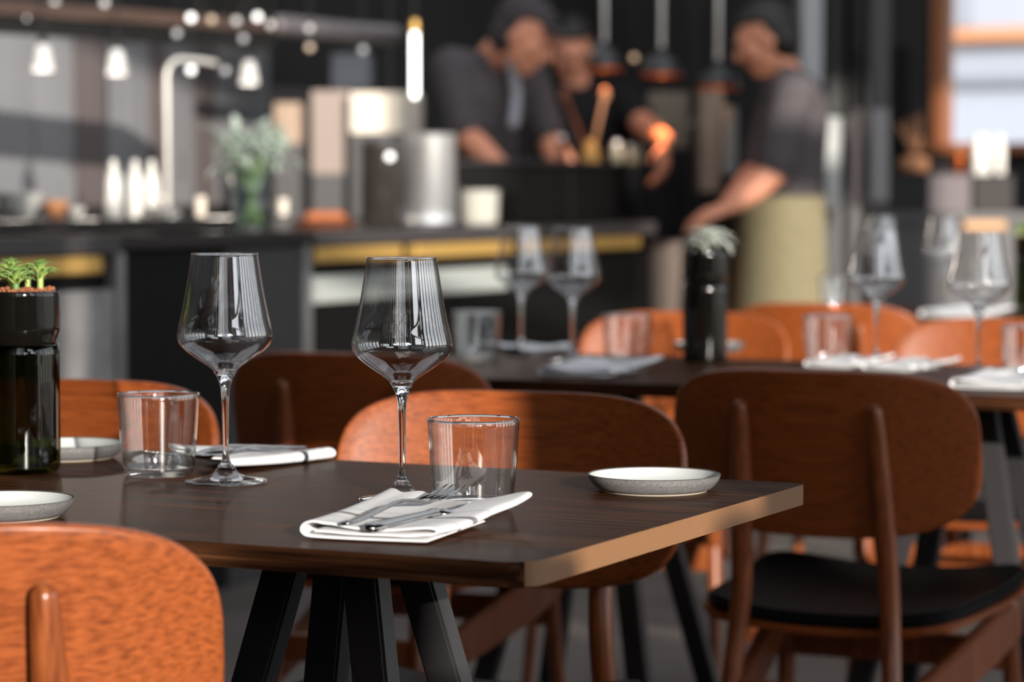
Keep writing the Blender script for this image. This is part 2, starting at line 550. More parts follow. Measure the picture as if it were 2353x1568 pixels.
# house across the way, seen through the far window
HB = 38.0
hs = thing('house', 'pale rendered house beyond the window with an orange awning', 'building', G(-4.6, HB), GA)
M_render = mat('pale_render', srgb(150, 156, 170), .8)
bm = bmesh.new(); box(bm, -14, 14, 0, 6, -.14, 12); obj('wall', bm, M_render, hs, smooth=False)
def zz(y): return EYE + (HOR - y) * 38.6 / F_PX
bm = bmesh.new(); box(bm, -9, 9, -.5, 0, zz(96), zz(68), bev=.01); obj('awning', bm, mat('orange_awning', srgb(186, 128, 88), .7), hs, smooth=False)
bm = bmesh.new(); box(bm, -9, 9, -.2, 0, zz(200), zz(178), bev=.01); obj('ledge', bm, mat('grey_ledge', srgb(108, 112, 122), .7), hs, smooth=False)
for x in (-7.4, -5.2, -3.0, -.8):
    bm = bmesh.new(); box(bm, x, x + .9, -.06, .0, zz(60), zz(-60), bev=.01); obj('shutter', bm, mat('grey_shutter', srgb(132, 138, 150), .6), hs, smooth=False)

# ================================================================== tables
def fillet(poly, idx, r, n=5):
    out = []
    N = len(poly)
    for i, p in enumerate(poly):
        if i not in idx: out.append(p); continue
        p = Vector(p); a = (Vector(poly[i-1]) - p).normalized(); b = (Vector(poly[(i+1) % N]) - p).normalized()
        s, e = p + a*r[i], p + b*r[i]
        for k in range(n+1):
            t = k / n
            out.append(tuple((1-t)**2*s + 2*t*(1-t)*p + t*t*e))
    return out

def leg_bar(bm, x0, y0, z0, x1, y1, z1, wx, wy):
    """flat steel bar from floor point to top point, vertical ends"""
    lo = [(x0-wx/2, y0-wy/2, z0), (x0+wx/2, y0-wy/2, z0), (x0+wx/2, y0+wy/2, z0), (x0-wx/2, y0+wy/2, z0)]
    hi = [(x1-wx/2, y1-wy/2, z1), (x1+wx/2, y1-wy/2, z1), (x1+wx/2, y1+wy/2, z1), (x1-wx/2, y1+wy/2, z1)]
    b = bmesh.new(); sweep(b, [lo, hi])
    bmesh.ops.recalc_face_normals(b, faces=b.faces)
    bmesh.ops.bevel(b, geom=list(b.edges), offset=.003, segments=2, affect='EDGES')
    merge(bm, b)

TW, TT = .686, .0215
def table_base(root, cx, cy=TW/2):
    bm = bmesh.new(); box(bm, cx-.16, cx+.16, cy-.16, cy+.16, TZ-TT-.008, TZ-TT, bev=.002)
    obj('mounting_plate', bm, M_blackmetal, root, smooth=False)
    for sx in (-1, 1):
        for sy in (-1, 1):
            bm = bmesh.new()
            leg_bar(bm, cx+sx*.19, cy+sy*.18, .012, cx+sx*.038, cy+sy*.045, TZ-TT-.008, .040, .030)
            obj('leg', bm, M_blackmetal, root, angle=R(40))
    bm = bmesh.new(); box(bm, cx-.24, cx+.24, cy-.22, cy+.22, 0, .012, bev=.003)
    obj('floor_plate', bm, M_blackmetal, root, smooth=False)

P0 = Vector((.0146, 2.231, 0))
table1 = thing('dining_table', 'dark oak table with black splayed steel legs, laid in front of the lit chairs', 'table', P0, GA)
NB, L1 = 7, 1.75
bw = TW / NB
random.seed(3)
for k in range(NB):
    y0, y1 = k*bw, (k+1)*bw
    poly = [(-L1, y0), (0, y0), (0, y1), (-L1, y1)]
    if k == 0: poly = fillet(poly, (1,), {1: .034}, 6)
    if k == NB-1: poly = fillet(poly, (2,), {2: .016}, 4)
    bm = bmesh.new(); prism(bm, poly, TZ-TT, TZ)
    bm.normal_update()
    for f in bm.faces:
        if f.normal.x > .6: f.material_index = 1
    obj('board', bm, [M_table, M_end], table1, angle=R(30))
table_base(table1, -.365)
table_base(table1, -1.05)

def simple_table(label, p, x0, x1, bases):
    t = thing('dining_table', label, 'table', (p[0], p[1], 0), GA)
    for k in range(NB):
        y0, y1 = k*bw, (k+1)*bw
        poly = [(x0, y0), (x1, y0), (x1, y1), (x0, y1)]
        if k == 0: poly = fillet(poly, (0, 1), {0: .03, 1: .03}, 4)
        if k == NB-1: poly = fillet(poly, (2, 3), {2: .02, 3: .02}, 4)
        bm = bmesh.new(); prism(bm, poly, TZ-TT, TZ)
        bm.normal_update()
        for f in bm.faces:
            if abs(f.normal.x) > .6: f.material_index = 1
        obj('board', bm, [M_table, M_end], t, angle=R(30))
    for b in bases: table_base(t, b)
    return t
T2 = Vector((.053, 4.41, 0))
table2 = simple_table('dark oak table behind the first one, laid with four blurred wine glasses', T2, -.45, 1.5, (-.06, .62))
T3 = Vector((.844, 6.62, 0))
table3 = simple_table('dark oak table furthest back, with a bright white napkin on it', T3, -.35, 1.6, (.3, 1.0))

# ================================================================== chairs
def shell_panel(a, b, n, thick, curve, recl, zc, yc, crown=0.0, rings=10, seg=72):
    """rounded plywood panel standing in x-z, edges curved forward (+y), leaning back"""
    bm = bmesh.new()
    out = []
    for i in range(seg):
        t = 2*PI*i/seg
        ct, st = math.cos(t), math.sin(t)
        out.append((a*math.copysign(abs(ct)**(2/n), ct), b*math.copysign(abs(st)**(2/n), st)))
    def P(x, z, off):
        z2 = z + crown*(1-(x/a)**2)*(1 if z > 0 else -.4)
        y = curve*(x/a)**2
        sl = 2*curve*x/a/a
        nn = Vector((-sl, 1)).normalized()
        x2, y2 = x + nn.x*off, y + nn.y*off
        c, s = math.cos(recl), math.sin(recl)
        return Vector((x2, yc + y2*c - z2*s, zc + z2*c + y2*s))
    def side(sign):
        R_ = []
        for k in range(rings):
            f = 1 - k/rings
            R_.append([bm.verts.new(P(x*f, z*f, sign*thick/2)) for x, z in out])
        c = bm.verts.new(P(0, 0, sign*thick/2))
        for p, q in zip(R_, R_[1:]):
            for i in range(seg):
                j = (i+1) % seg
                bm.faces.new((p[i], p[j], q[j], q[i]) if sign < 0 else (p[i], q[i], q[j], p[j]))
        for i in range(seg):
            j = (i+1) % seg
            bm.faces.new((R_[-1][i], R_[-1][j], c) if sign < 0 else (R_[-1][j], R_[-1][i], c))
        return R_[0]
    f, k = side(1), side(-1)
    for i in range(seg):
        j = (i+1) % seg
        bm.faces.new((f[i], f[j], k[j], k[i]))
    bmesh.ops.recalc_face_normals(bm, faces=bm.faces)
    ed = [e for e in bm.edges if len(e.link_faces) == 2 and e.calc_face_angle(0) > R(50)]
    bmesh.ops.bevel(bm, geom=ed, offset=thick*.3, segments=3, affect='EDGES', profile=.5)
    return bm

def seat_shape(zt, thick, grow, bev):
    bm = bmesh.new()
    poly = [(-.205+-grow, -.20), (.205+grow, -.20), (.235+grow, .22+grow), (-.235-grow, .22+grow)]
    poly = fillet(poly, (0, 1, 2, 3), {0: .07, 1: .07, 2: .10, 3: .10}, 7)
    prism(bm, poly, zt-thick, zt, bev=bev)
    bmesh.ops.triangulate(bm, faces=[f for f in bm.faces if len(f.verts) > 4])
    bmesh.ops.subdivide_edges(bm, edges=[e for e in bm.edges if e.calc_length() > .12], cuts=4, use_grid_fill=True)
    for v in bm.verts:                                   # dished, front corners swept up like the photo's
        v.co.z += .028*max(0, (v.co.y-.02)/.22)**1.5 + .03*abs(v.co.x/.235)**2.4 - .008
    return bm

def make_chair(label):
    t = thing('dining_chair', label, 'chair', (0, 0, 0), 0, 'walnut dining chairs')
    obj('seat', seat_shape(.418, .012, .0, .003), M_ply, t, angle=R(35))
    obj('seat_pad', seat_shape(.439, .021, -.006, .008), M_leather, t, angle=R(50))
    obj('backrest', shell_panel(.236, .124, 3.5, .0125, .055, R(11), .672, -.245, crown=.004), M_ply, t, angle=R(40))
    for s in (-1, 1):
        bm = bmesh.new()
        pts = bez([(s*.150, -.300, 0), (s*.130, -.268, .25), (s*.115, -.238, .45), (s*.108, -.254, .60), (s*.103, -.279, .742)], 6)
        n = len(pts)
        rad = [.0105 + .0058*min(1, 4.5*(1-i/(n-1)) + .12)*min(1, .2 + 1.4*i/(n-1)) for i in range(n)]
        tube(bm, pts, rad, 14)
        obj('rear_leg', bm, M_leg, t)
        bm = bmesh.new()
        pts = bez([(s*.205, .215, 0), (s*.192, .190, .22), (s*.182, .170, .408)], 6)
        tube(bm, pts, [.0105 + .006*i/(len(pts)-1) for i in range(len(pts))], 14)
        obj('front_leg', bm, M_leg, t)
        bm = bmesh.new()
        def sec(x, y, z, h, w=.010): return [(x-w, y, z-h), (x+w, y, z-h), (x+w, y, z+h), (x-w, y, z+h)]
        sweep(bm, [sec(s*.126, -.252, .285, .030), sec(s*.15, -.08, .318, .034), sec(s*.178, .10, .360, .040), sec(s*.19, .20, .385, .032)])
        bmesh.ops.recalc_face_normals(bm, faces=bm.faces)
        bmesh.ops.bevel(bm, geom=list(bm.edges), offset=.004, segments=2, affect='EDGES')
        obj('side_rail', bm, M_leg, t, angle=R(40))
    bm = bmesh.new(); box(bm, -.185, .185, .168, .190, .300, .352, bev=.005)
    obj('front_rail', bm, M_leg, t, angle=R(40))
    bm = bmesh.new(); box(bm, -.118, .118, -.262, -.244, .290, .335, bev=.004)
    obj('rear_rail', bm, M_leg, t, angle=R(40))
    return t

chair0 = make_chair('walnut chair nearest the camera, seen from behind, one back post in view')
_first = [True]
def place_chair(px, d, rz, label):
    """the back panel's centre is seen at px and stands at distance d"""
    q = Matrix.Rotation(rz, 3, 'Z') @ Vector((0, -.262, 0))
    p = T(px, d, .75)
    loc = Vector((p.x - q.x, p.y - q.y, 0))
    if _first[0]:
        _first[0] = False
        chair0.location = loc; chair0.rotation_euler = (0, 0, rz); chair0['label'] = label
        return chair0
    return dup(chair0, loc, rz, label)
away, toward = GA, GA + PI
chairs = [
    place_chair(-197, 2.08, R(3), 'walnut chair nearest the camera, seen from behind, one back post in view'),
    place_chair(202, 3.68, toward + R(4), 'sunlit walnut chair behind the green bottle planter, its back facing the camera side'),
    place_chair(1203, 3.46, toward + R(7), 'sunlit walnut chair across the table, behind the plate by the table corner'),
    place_chair(793, 4.30, away + R(4), 'shaded walnut chair seen from behind between the two front wine glasses'),
    place_chair(1862, 3.88, away + R(1), 'dark walnut chair in shadow seen from behind with black seat, beside the table corner'),
    place_chair(1588, 5.78, toward + R(5), 'sunlit walnut chair behind the black bottle vase, across the second table'),
    place_chair(1882, 6.20, away + R(2), 'walnut chair seen from behind, drawn up to the furthest table'),
    place_chair(2330, 5.46, toward + R(2), 'bright orange walnut chair cut by the picture edge, under the furthest napkin'),
]

# ================================================================== tableware
def prof(pts, sub=5):
    return [(max(0.0, p.x), p.y) for p in bez(pts, sub)]

def make_wine_glass(label):
    g = thing('wine_glass', label, 'wine glass', (0, 0, 0), 0, 'clear stemmed wine glasses')
    outer = prof([(.0125, .1205), (.0200, .1265), (.0320, .1345), (.0434, .1430), (.0490, .1500), (.0507, .1575), (.0497, .1660), (.0464, .1800), (.0425, .2000), (.0388, .2220), (.0354, .2450)], 6)
    inner = [(max(.0001, r - .0008), z + (.0012 if i < 8 else 0)) for i, (r, z) in enumerate(outer)]
    bm = bmesh.new(); lathe(bm, outer + [(outer[-1][0] - .0004, .2454)] + list(reversed(inner)), 72)
    obj('bowl', bm, M_bowl, g)
    st = prof([(0, .1225), (.0090, .1213), (.0125, .1203), (.0106, .1165), (.0077, .1110), (.0056, .1050), (.0042, .0960), (.0037, .0800), (.0034, .0600), (.0031, .0400), (.0032, .0310), (.0044, .0250), (.0066, .0200), (.0085, .0172), (0, .0172)], 4)
    bm = bmesh.new(); lathe(bm, list(reversed(st)), 32); obj('stem', bm, M_glass, g)
    ft = prof([(0, .0168), (.0085, .0168), (.0120, .0120), (.0180, .0078), (.0280, .0050), (.0380, .0034), (.0432, .0026), (.0440, .0014), (.0430, .0004), (.0300, .0010), (.0120, .0022), (0, .0026)], 4)
    bm = bmesh.new(); lathe(bm, list(reversed(ft)), 64); obj('foot', bm, M_foot, g)
    bm = bmesh.new()
    b = bmesh.new()
    for k in range(72):
        a0 = 2*PI*k/72
        ring = []
        for j in range(6):
            t = 2*PI*j/6
            rr = .0352 + .0007*math.cos(t)
            ring.append(b.verts.new((rr*math.cos(a0), rr*math.sin(a0), .2452 + .0007*math.sin(t))))
    b.verts.ensure_lookup_table()
    for k in range(72):
        for j in range(6):
            q = (k+1) % 72
            b.faces.new((b.verts[k*6+j], b.verts[q*6+j], b.verts[q*6+(j+1) % 6], b.verts[k*6+(j+1) % 6]))
    merge(bm, b)
    obj('rim', bm, M_glass, g)
    return g

def make_tumbler(label):
    g = thing('tumbler', label, 'tumbler', (0, 0, 0), 0, 'plain clear water tumblers')
    out = prof([(.0392, .0110), (.0404, .0200), (.0420, .0400), (.0436, .0620), (.0452, .0890)], 4)
    inn = [(r - .0016, z) for r, z in out]
    bm = bmesh.new(); lathe(bm, out + [(.0446, .0900)] + list(reversed(inn)), 64); obj('wall', bm, M_tumbler, g)
    base = prof([(0, .0006), (.0300, .0006), (.0350, .0012), (.0382, .0045), (.0391, .0108), (.0374, .0108), (.0355, .0096), (.0300, .0088), (0, .0084)], 4)
    bm = bmesh.new(); lathe(bm, base, 64); obj('base', bm, M_foot, g)
    bm = bmesh.new()
    b = bmesh.new(); V = []
    for k in range(64):
        a0 = 2*PI*k/64
        for j in range(8):
            t = 2*PI*j/8
            rr = .0446 + .0011*math.cos(t)
            V.append(b.verts.new((rr*math.cos(a0), rr*math.sin(a0), .0898 + .0011*math.sin(t))))
    for k in range(64):
        for j in range(8):
            q = (k+1) % 64
            b.faces.new((V[k*8+j], V[q*8+j], V[q*8+(j+1) % 8], V[k*8+(j+1) % 8]))
    merge(bm, b); obj('rim', bm, M_glass, g)
    return g

def make_plate(label):
    g = thing('side_plate', label, 'plate', (0, 0, 0), 0, 'small stoneware side plates')
    bm = bmesh.new(); lathe(bm, prof([(0, .0040), (.0480, .0040), (.0560, .0050), (.0630, .0100), (.0672, .0178)], 5), 64); obj('well', bm, M_glaze_in, g)
    bm = bmesh.new(); lathe(bm, prof([(.0672, .0178), (.0684, .0188), (.0693, .0180)], 4), 64); obj('rim', bm, M_rim, g)
    bm = bmesh.new(); lathe(bm, list(reversed(prof([(.0693, .0180), (.0670, .0120), (.0610, .0050), (.0560, .0022)], 5))), 64); obj('outside', bm, M_glaze_out, g)
    bm = bmesh.new(); lathe(bm, list(reversed([(.0560, .0022), (.0545, .0004), (.0510, .0004), (.0500, .0020), (0, .0022)])), 64); obj('foot_ring', bm, M_foot_clay, g)
    return g

def napkin_mesh():
    """cloth folded in three along its length: a bottom layer, a rolled left side and a top layer turned under on the right;
    the far end flares into one long flat corner and one short lifted tip"""
    W_ = .125
    pr = [(.122, .0020), (.070, .0016), (.012, .0020), (.0020, .0044), (.0, .0082), (.0030, .0124), (.012, .0146), (.028, .0122), (.045, .0100), (.070, .0092),
          (.098, .0104), (.115, .0110), (.1240, .0100), (.1262, .0078), (.1215, .0058), (.110, .0054), (.080, .0056), (.050, .0055), (.024, .0066), (.012, .0066)]
    P = bez(pr, 3)
    n = len(P); rows = 38
    def lerp(t, pts):
        for (a, fa), (b, fb) in zip(pts, pts[1:]):
            if t <= b: return fa + (fb-fa)*(t-a)/(b-a)
        return pts[-1][1]
    yend = [(0, .270), (.10, .256), (.30, .226), (.62, .174), (.72, .170), (.82, .176), (.92, .186), (1.01, .176)]
    ylow = [(0, .250), (.4, .180), (1.01, .135)]
    bm = bmesh.new(); uvl = bm.loops.layers.uv.new('UVMap')
    V = []
    for j in range(rows + 1):
        v = j / rows
        row = []
        for i, p in enumerate(P):
            u = i / (n - 1)
            fx = min(1, max(0, p.x / W_))
            top = 1.0 if .36 < u < .80 else 0.0
            ye = lerp(fx, yend) if top else lerp(fx, ylow)
            if u >= .80: ye = lerp(1.0, yend)*.97
            y = v*ye + .006*fx*(1-v) - .010*(1-top)*(1-v)*fx
            x = p.x + (.040*fx*v if (top or u >= .8) else .012*fx*v)
            sq = 1 - .3*v*(1-fx)
            curl = .016*(1-fx)**2*v**2.2*(1 if top else .6)     # the long corner curls up a little
            lift = max(0, (fx-.45)/.55)
            z = p.y*1.1*sq + (.017*lift*v**1.7 if u > .36 else .002*lift*v)
            z += curl + .0009*math.sin(60*x + 9*v)*top
            row.append(bm.verts.new((x, y, z)))
        V.append(row)
    for j in range(rows):
        for i in range(n - 1):
            f = bm.faces.new((V[j][i], V[j][i+1], V[j+1][i+1], V[j+1][i]))
            for lp, (jj, ii) in zip(f.loops, ((j, i), (j, i+1), (j+1, i+1), (j+1, i))):
                lp[uvl].uv = (ii/(n-1), V[jj][ii].co.y/.285)
    me = bpy.data.meshes.new('napkin'); bm.normal_update(); bm.to_mesh(me); bm.free()
    o = bpy.data.objects.new('napkin', me); C.objects.link(o)
    md = o.modifiers.new('thickness', 'SOLIDIFY'); md.thickness = .0026; md.offset = 0
    md2 = o.modifiers.new('soft', 'SUBSURF'); md2.levels = 1; md2.render_levels = 1
    dg = bpy.context.evaluated_depsgraph_get(); ev = o.evaluated_get(dg)
    m2 = bpy.data.meshes.new_from_object(ev)
    o.modifiers.clear(); o.data = m2
    m2.materials.clear(); m2.materials.append(M_cloth)
    m2.polygons.foreach_set('use_smooth', [True]*len(m2.polygons))
    return o

def strip(bm, secs):
    """flat bar from (y, z, half width, half thickness, x shift) stations"""
    out = []
    for y, z, hw, ht, dx in secs:
        out.append([(dx + hw*math.cos(2*PI*k/10), y, z + ht*math.sin(2*PI*k/10)) for k in range(10)])
    b = bmesh.new(); sweep(b, out); bmesh.ops.recalc_face_normals(b, faces=b.faces); merge(bm, b)

def make_fork(label):
    g = thing('fork', label, 'fork')
    bm = bmesh.new()
    st = bez([(0, .0030, .0040, .0012), (.006, .0030, .0074, .0016), (.03, .0045, .0068, .0017), (.07, .0105, .0046, .0018), (.105, .0125, .0034, .0019), (.128, .0085, .0036, .0019), (.142, .0046, .0075, .0015), (.155, .0038, .0118, .0012), (.163, .0042, .0122, .0011)], 5) if False else None
    S_ = [(0, .0030, .0030, .0010), (.004, .0030, .0064, .0015), (.012, .0031, .0078, .0017), (.035, .0046, .0066, .0018), (.065, .0095, .0048, .0019), (.090, .0128, .0036, .0020), (.110, .0126, .0033, .0020), (.126, .0092, .0036, .0020), (.138, .0058, .0062, .0016), (.148, .0044, .0108, .0013), (.158, .0044, .0122, .0012), (.164, .0050, .0120, .0011)]
    strip(bm, [(a, b*.65 + .001, c, d, 0) for a, b, c, d in S_])
    obj('handle', bm, M_steel, g)
    for k in range(4):
        x = (-1.5 + k) * .0066
        bm = bmesh.new()
        strip(bm, [(.160, .0041, .0022, .0011, x), (.180, .0061, .0020, .0011, x), (.198, .0087, .0017, .0010, x*.98), (.211, .0113, .0007, .0006, x*.97)])
        obj('tine', bm, M_steel, g)
    return g

def make_knife(label):
    g = thing('knife', label, 'knife')
    bm = bmesh.new(); strip(bm, [(0, .005, .003, .0020, 0), (.005, .005, .0078, .0036, 0), (.02, .005, .0082, .0042, 0), (.06, .005, .0066, .0042, 0), (.095, .005, .0056, .0040, 0), (.100, .005, .0070, .0048, 0), (.106, .005, .0070, .0046, 0), (.110, .005, .0050, .0024, 0)])
    obj('handle', bm, M_steel, g)
    bm = bmesh.new(); strip(bm, [(.108, .005, .0055, .0014, 0), (.125, .005, .0092, .0011, .002), (.170, .005, .0100, .0009, .002), (.200, .005, .0078, .0008, .0), (.216, .005, .0012, .0005, -.005)])
    obj('blade', bm, M_steel, g)
    return g

def make_spoon(label):
    g = thing('spoon', label, 'spoon')
    bm = bmesh.new(); strip(bm, [(0, .003, .003, .001, 0), (.005, .003, .0070, .0016, 0), (.04, .0055, .0058, .0018, 0), (.09, .0105, .0036, .0020, 0), (.12, .0080, .0034, .002, 0), (.134, .0055, .0050, .0015, 0)])
    obj('handle', bm, M_steel, g)
    bm = bmesh.new(); b = bmesh.new()
    bmesh.ops.create_uvsphere(b, u_segments=20, v_segments=10, radius=1)
    bmesh.ops.delete(b, geom=[v for v in b.verts if v.co.z > .15], context='VERTS')
    b.transform(Matrix.Translation((0, .158, .0085)) @ Matrix.Diagonal((.0185, .030, .0075, 1)))
    bmesh.ops.solidify(b, geom=b.faces, thickness=.0008)
    merge(bm, b); obj('bowl', bm, M_steel, g)
    return g

def on(px, d, z=TZ): return T(px, d, z)

wg0 = make_wine_glass('empty wine glass standing beside the tumbler on the front table, before the black counter panel')
wg0.location = on(519, 2.860)
dup(wg0, on(924.5, 2.690), R(40), 'empty wine glass behind the near folded napkin on the front table, nearest to camera')
dup(wg0, on(1198, 5.12), 0, 'blurred wine glass on the second table, paired, before the brass strip')
dup(wg0, on(1316, 4.90), 0, 'blurred wine glass on the second table, paired, nearer the black vase')
dup(wg0, on(2013, 4.78), 0, 'blurred sparkling wine glass on the second table by the black door posts')
dup(wg0, on(2248, 4.43), 0, 'blurred sparkling wine glass on the second table before the bright white napkin')
dup(wg0, on(2166, 7.00), 0, 'small blurred wine glass standing on the furthest table')
dup(wg0, on(2022, 7.16), 0, 'faint wine glass on the furthest table, seen over another glass')

tb0 = make_tumbler('water tumbler beside the green bottle planter on the front table')
tb0.location = on(365, 2.930)
dup(tb0, on(1088, 2.604), R(20), 'water tumbler right behind the fork and napkin on the front table')
dup(tb0, on(1096, 4.95), 0, 'blurred tumbler at the end of the second table, against the white tiles')
dup(tb0, on(1441, 4.82), 0, 'blurred tumbler before an orange chair back, beside the black vase')
dup(tb0, on(1902, 4.80), 0, 'blurred tumbler standing behind the two loosely rolled napkins')
dup(tb0, on(2362, 4.42), 0, 'tumbler cut by the picture edge on the second table')
dup(tb0, on(1921, 7.08), 0, 'glittering tumbler on the furthest table, above the orange chair back')

pl0 = make_plate('small plate with white well near the corner of the front table')
pl0.location = on(1503, 2.775)
dup(pl0, on(5, 2.550), 0, 'small plate cut by the picture edge, on the near side of the front table')
dup(pl0, on(150, 3.120), 0, 'small plate between the green bottle planter and the tumbler')
dup(pl0, on(1630, 5.20), 0, 'blurred small plate behind the black bottle vase')

nap = napkin_mesh()
tag(nap, 'white striped napkin under fork and knife, nearest to camera', 'napkin', 'folded striped linen napkins')
NR = R(-16)
NP = on(690, 2.385) + Vector((0, 0, .0010))
nap.location = NP; nap.rotation_euler = (0, 0, NR)
def napcopy(px, d, rz, label, sc=1.0):
    o = nap.copy(); C.objects.link(o)
    o.location = on(px, d) + Vector((0, 0, .0010)); o.rotation_euler = (0, 0, rz); o.scale = (sc,)*3
    o['label'] = label
    return o
nap_far = napcopy(772, 3.10, R(147), 'white striped napkin with fork and spoon behind the stemmed glass', .80)
napcopy(1236, 4.50, R(-20), 'folded white napkin before the paired blurred glasses on the second table')
napcopy(1312, 5.24, R(150), 'folded white napkin beneath the paired glasses, near the table end', .8)
napcopy(1848, 4.74, R(-30), 'loose white napkin with a raised roll before a blurred tumbler', .72)
napcopy(1980, 4.66, R(-38), 'loose white napkin under the sparkling glass by the door posts', .74)
napcopy(2182, 4.22, R(-24), 'folded white napkin on the near edge of the second table', .95)
napcopy(2112, 6.62, R(-34), 'bright white napkin on the furthest table', 1.15)

def nap_local(o, x, y, z):
    return Vector(o.location) + Matrix.Rotation(o.rotation_euler.z, 3, 'Z') @ (Vector((x, y, z))*o.scale.x)
fork1 = make_fork('steel fork lying on top of the knife on the near napkin')
fork1.location = nap_local(nap, .045, -.010, .0135); fork1.rotation_euler = (R(1.5), 0, NR - R(11))
knife1 = make_knife('steel knife under the fork on the near napkin')
knife1.location = nap_local(nap, .067, -.012, .0085); knife1.rotation_euler = (R(1.5), R(12), NR - R(17))
fork2 = dup(fork1, nap_local(nap_far, .060, .030, .0150), nap_far.rotation_euler.z - R(10), 'steel fork on the napkin behind the stemmed glass')
spoon = make_spoon('steel spoon beside the fork on the napkin behind the stemmed glass')
spoon.location = nap_local(nap_far, .040, .020, .0140); spoon.rotation_euler = (0, 0, nap_far.rotation_euler.z - R(4))

# ------------------------------------------------------------------ bottle planters
def leaf_mesh(bm, L, wd, th, rise, droop, n=7):
    out = []
    for k in range(n+1):
        t = k/n
        r = wd*(math.sin(PI*min(1, .12+.88*t))**.7)*(1-.35*t) if k < n else .0002
        y = L*t; z = rise*math.sin(t*PI*.62)*L - droop*L*t**2.4
        out.append([(r*math.cos(a), y, z + th*(1-t*.6)*math.sin(a) + .25*r*abs(math.cos(a))) for a in [2*PI*i/8 for i in range(8)]])
    b = bmesh.new(); sweep(b, out); bmesh.ops.recalc_face_normals(b, faces=b.faces); merge(bm, b)

def leaf_mat(name, c1, c2):
    t = NT(name)
    tc = t.add('ShaderNodeTexCoord'); sp = t.add('ShaderNodeSeparateXYZ'); t.link(tc.outputs['Generated'], sp.inputs[0])
    cr = t.add('ShaderNodeValToRGB'); cr.color_ramp.elements[0].color = c1; cr.color_ramp.elements[1].color = c2
    t.link(sp.outputs[1], cr.inputs[0]); t.link(cr.outputs[0], t.p.inputs['Base Color'])
    t.p.inputs['Roughness'].default_value = .5
    t.p.inputs['Subsurface Weight'].default_value = .15
    t.p.inputs['Subsurface Radius'].default_value = (.004, .006, .002)
    return t.m
M_succ = leaf_mat('succulent_green', srgb(160, 178, 98), srgb(84, 126, 56))
M_succ_grey = leaf_mat('succulent_grey', srgb(150, 160, 150), srgb(176, 180, 172))
M_bark = mat('bark_chips', srgb(150, 92, 60), .9, noise=.4, nscale=90)

def rosette(parent, loc, n, L, wd, mat_, droop, tilt=0):
    bm = bmesh.new(); tube(bm, [(0, 0, -.020), (0, 0, .006)], .0035, 8)
    r = obj('succulent', bm, mat_, parent); r.location = loc; r.rotation_euler = (tilt, 0, random.uniform(0, 6))
    lm = None
    for k in range(n):
        t = k / n
        if lm is None:
            bm = bmesh.new(); leaf_mesh(bm, 1.0, wd/L, .05, .45, droop)
            lf = obj('leaf', bm, mat_, r); lm = lf.data
        else:
            lf = bpy.data.objects.new('leaf', lm); C.objects.link(lf); lf.parent = r
        s = L*(1 - .45*t)*random.uniform(.9, 1.08)
        lf.scale = (s, s, s)
        lf.location = (0, 0, .002 + .008*t)
        lf.rotation_euler = (R(-4 + 82*t + random.uniform(-7, 7)), 0, k*2.39996)
    return r

def bottle_planter(label, mat_low, mat_up, loc, chips=True):
    g = thing('bottle_planter', label, 'planter', loc, 0)
    low = prof([(0, .0030), (.028, .0010), (.036, .0008), (.0400, .0050), (.0412, .0140), (.0412, .0700), (.0410, .1420)], 5)
    bm = bmesh.new(); lathe(bm, low + [(.0398, .1430), (.0385, .1420)] + [(.0385, .02), (.036, .012), (.018, .022), (0, .026)], 64); obj('bottle_base', bm, mat_low, g)
    up = prof([(0, .1300), (.022, .1305), (.032, .1340), (.0360, .1435), (.0385, .1500), (.0412, .1580), (.0416, .1700), (.0416, .2010)], 5)
    bm = bmesh.new(); lathe(bm, up + [(.0410, .2022), (.0400, .2010), (.0395, .1850)], 64); obj('bottle_cup', bm, mat_up, g)
    bm = bmesh.new(); lathe(bm, [(.0395, .190), (.03, .195), (.012, .199), (0, .2)], 24); obj('soil', bm, M_bark, g)
    return g

random.seed(11)
pl1 = bottle_planter('planter cut from green bottles with small green succulents, on the front table', M_green_glass, M_black_glass, on(54, 2.965))
bm = bmesh.new()
for k in range(170):
    a, r = random.uniform(0, 6.28), .036*math.sqrt(random.random())
    s = random.uniform(.0014, .0034)
    X = Matrix.Translation((r*math.cos(a), r*math.sin(a), .2005 + random.uniform(0, .004))) @ Matrix.Rotation(random.uniform(0, 6), 4, random.choice('XYZ')) @ Matrix.Diagonal((s, s*random.uniform(.6, 1.5), s*.6, 1))
    b = bmesh.new(); bmesh.ops.create_icosphere(b, subdivisions=1, radius=1); merge(bm, b, X)
tag(obj('bark_chips', bm, M_bark, pl1, smooth=False), kind='stuff')
for x, y, z, n, L in ((-.002, -.022, .206, 36, .026), (.020, .004, .212, 36, .026), (-.014, .012, .214, 34, .026), (-.032, -.018, .205, 30, .024), (.002, .028, .208, 24, .022)):
    rosette(pl1, (x, y, z), n, L, .0027, M_succ, .22)
pl2 = bottle_planter('tall black bottle vase with spiky grey succulent, on the second table', M_black_glass, M_black_glass, on(1620, 4.90))
rosette(pl2, (0, -.004, .206), 26, .062, .008, M_succ_grey, .55)
rosette(pl2, (.02, .015, .204), 14, .045, .007, M_succ_grey, .5)

# ================================================================== kitchen counter
CF = -3.79                                # its front stands on this line of the furniture grid
def cpb(px, pa=CF):
    u = (px - CX) / F_PX * 1.0
    o = AX * pa
    return (u * o.y - o.x) / (BX.x - u * BX.y)
def K(px, off, z):
    """point standing on the counter, off metres behind its front"""
    pa = CF - off
    return G(pa, cpb(px, pa), z)

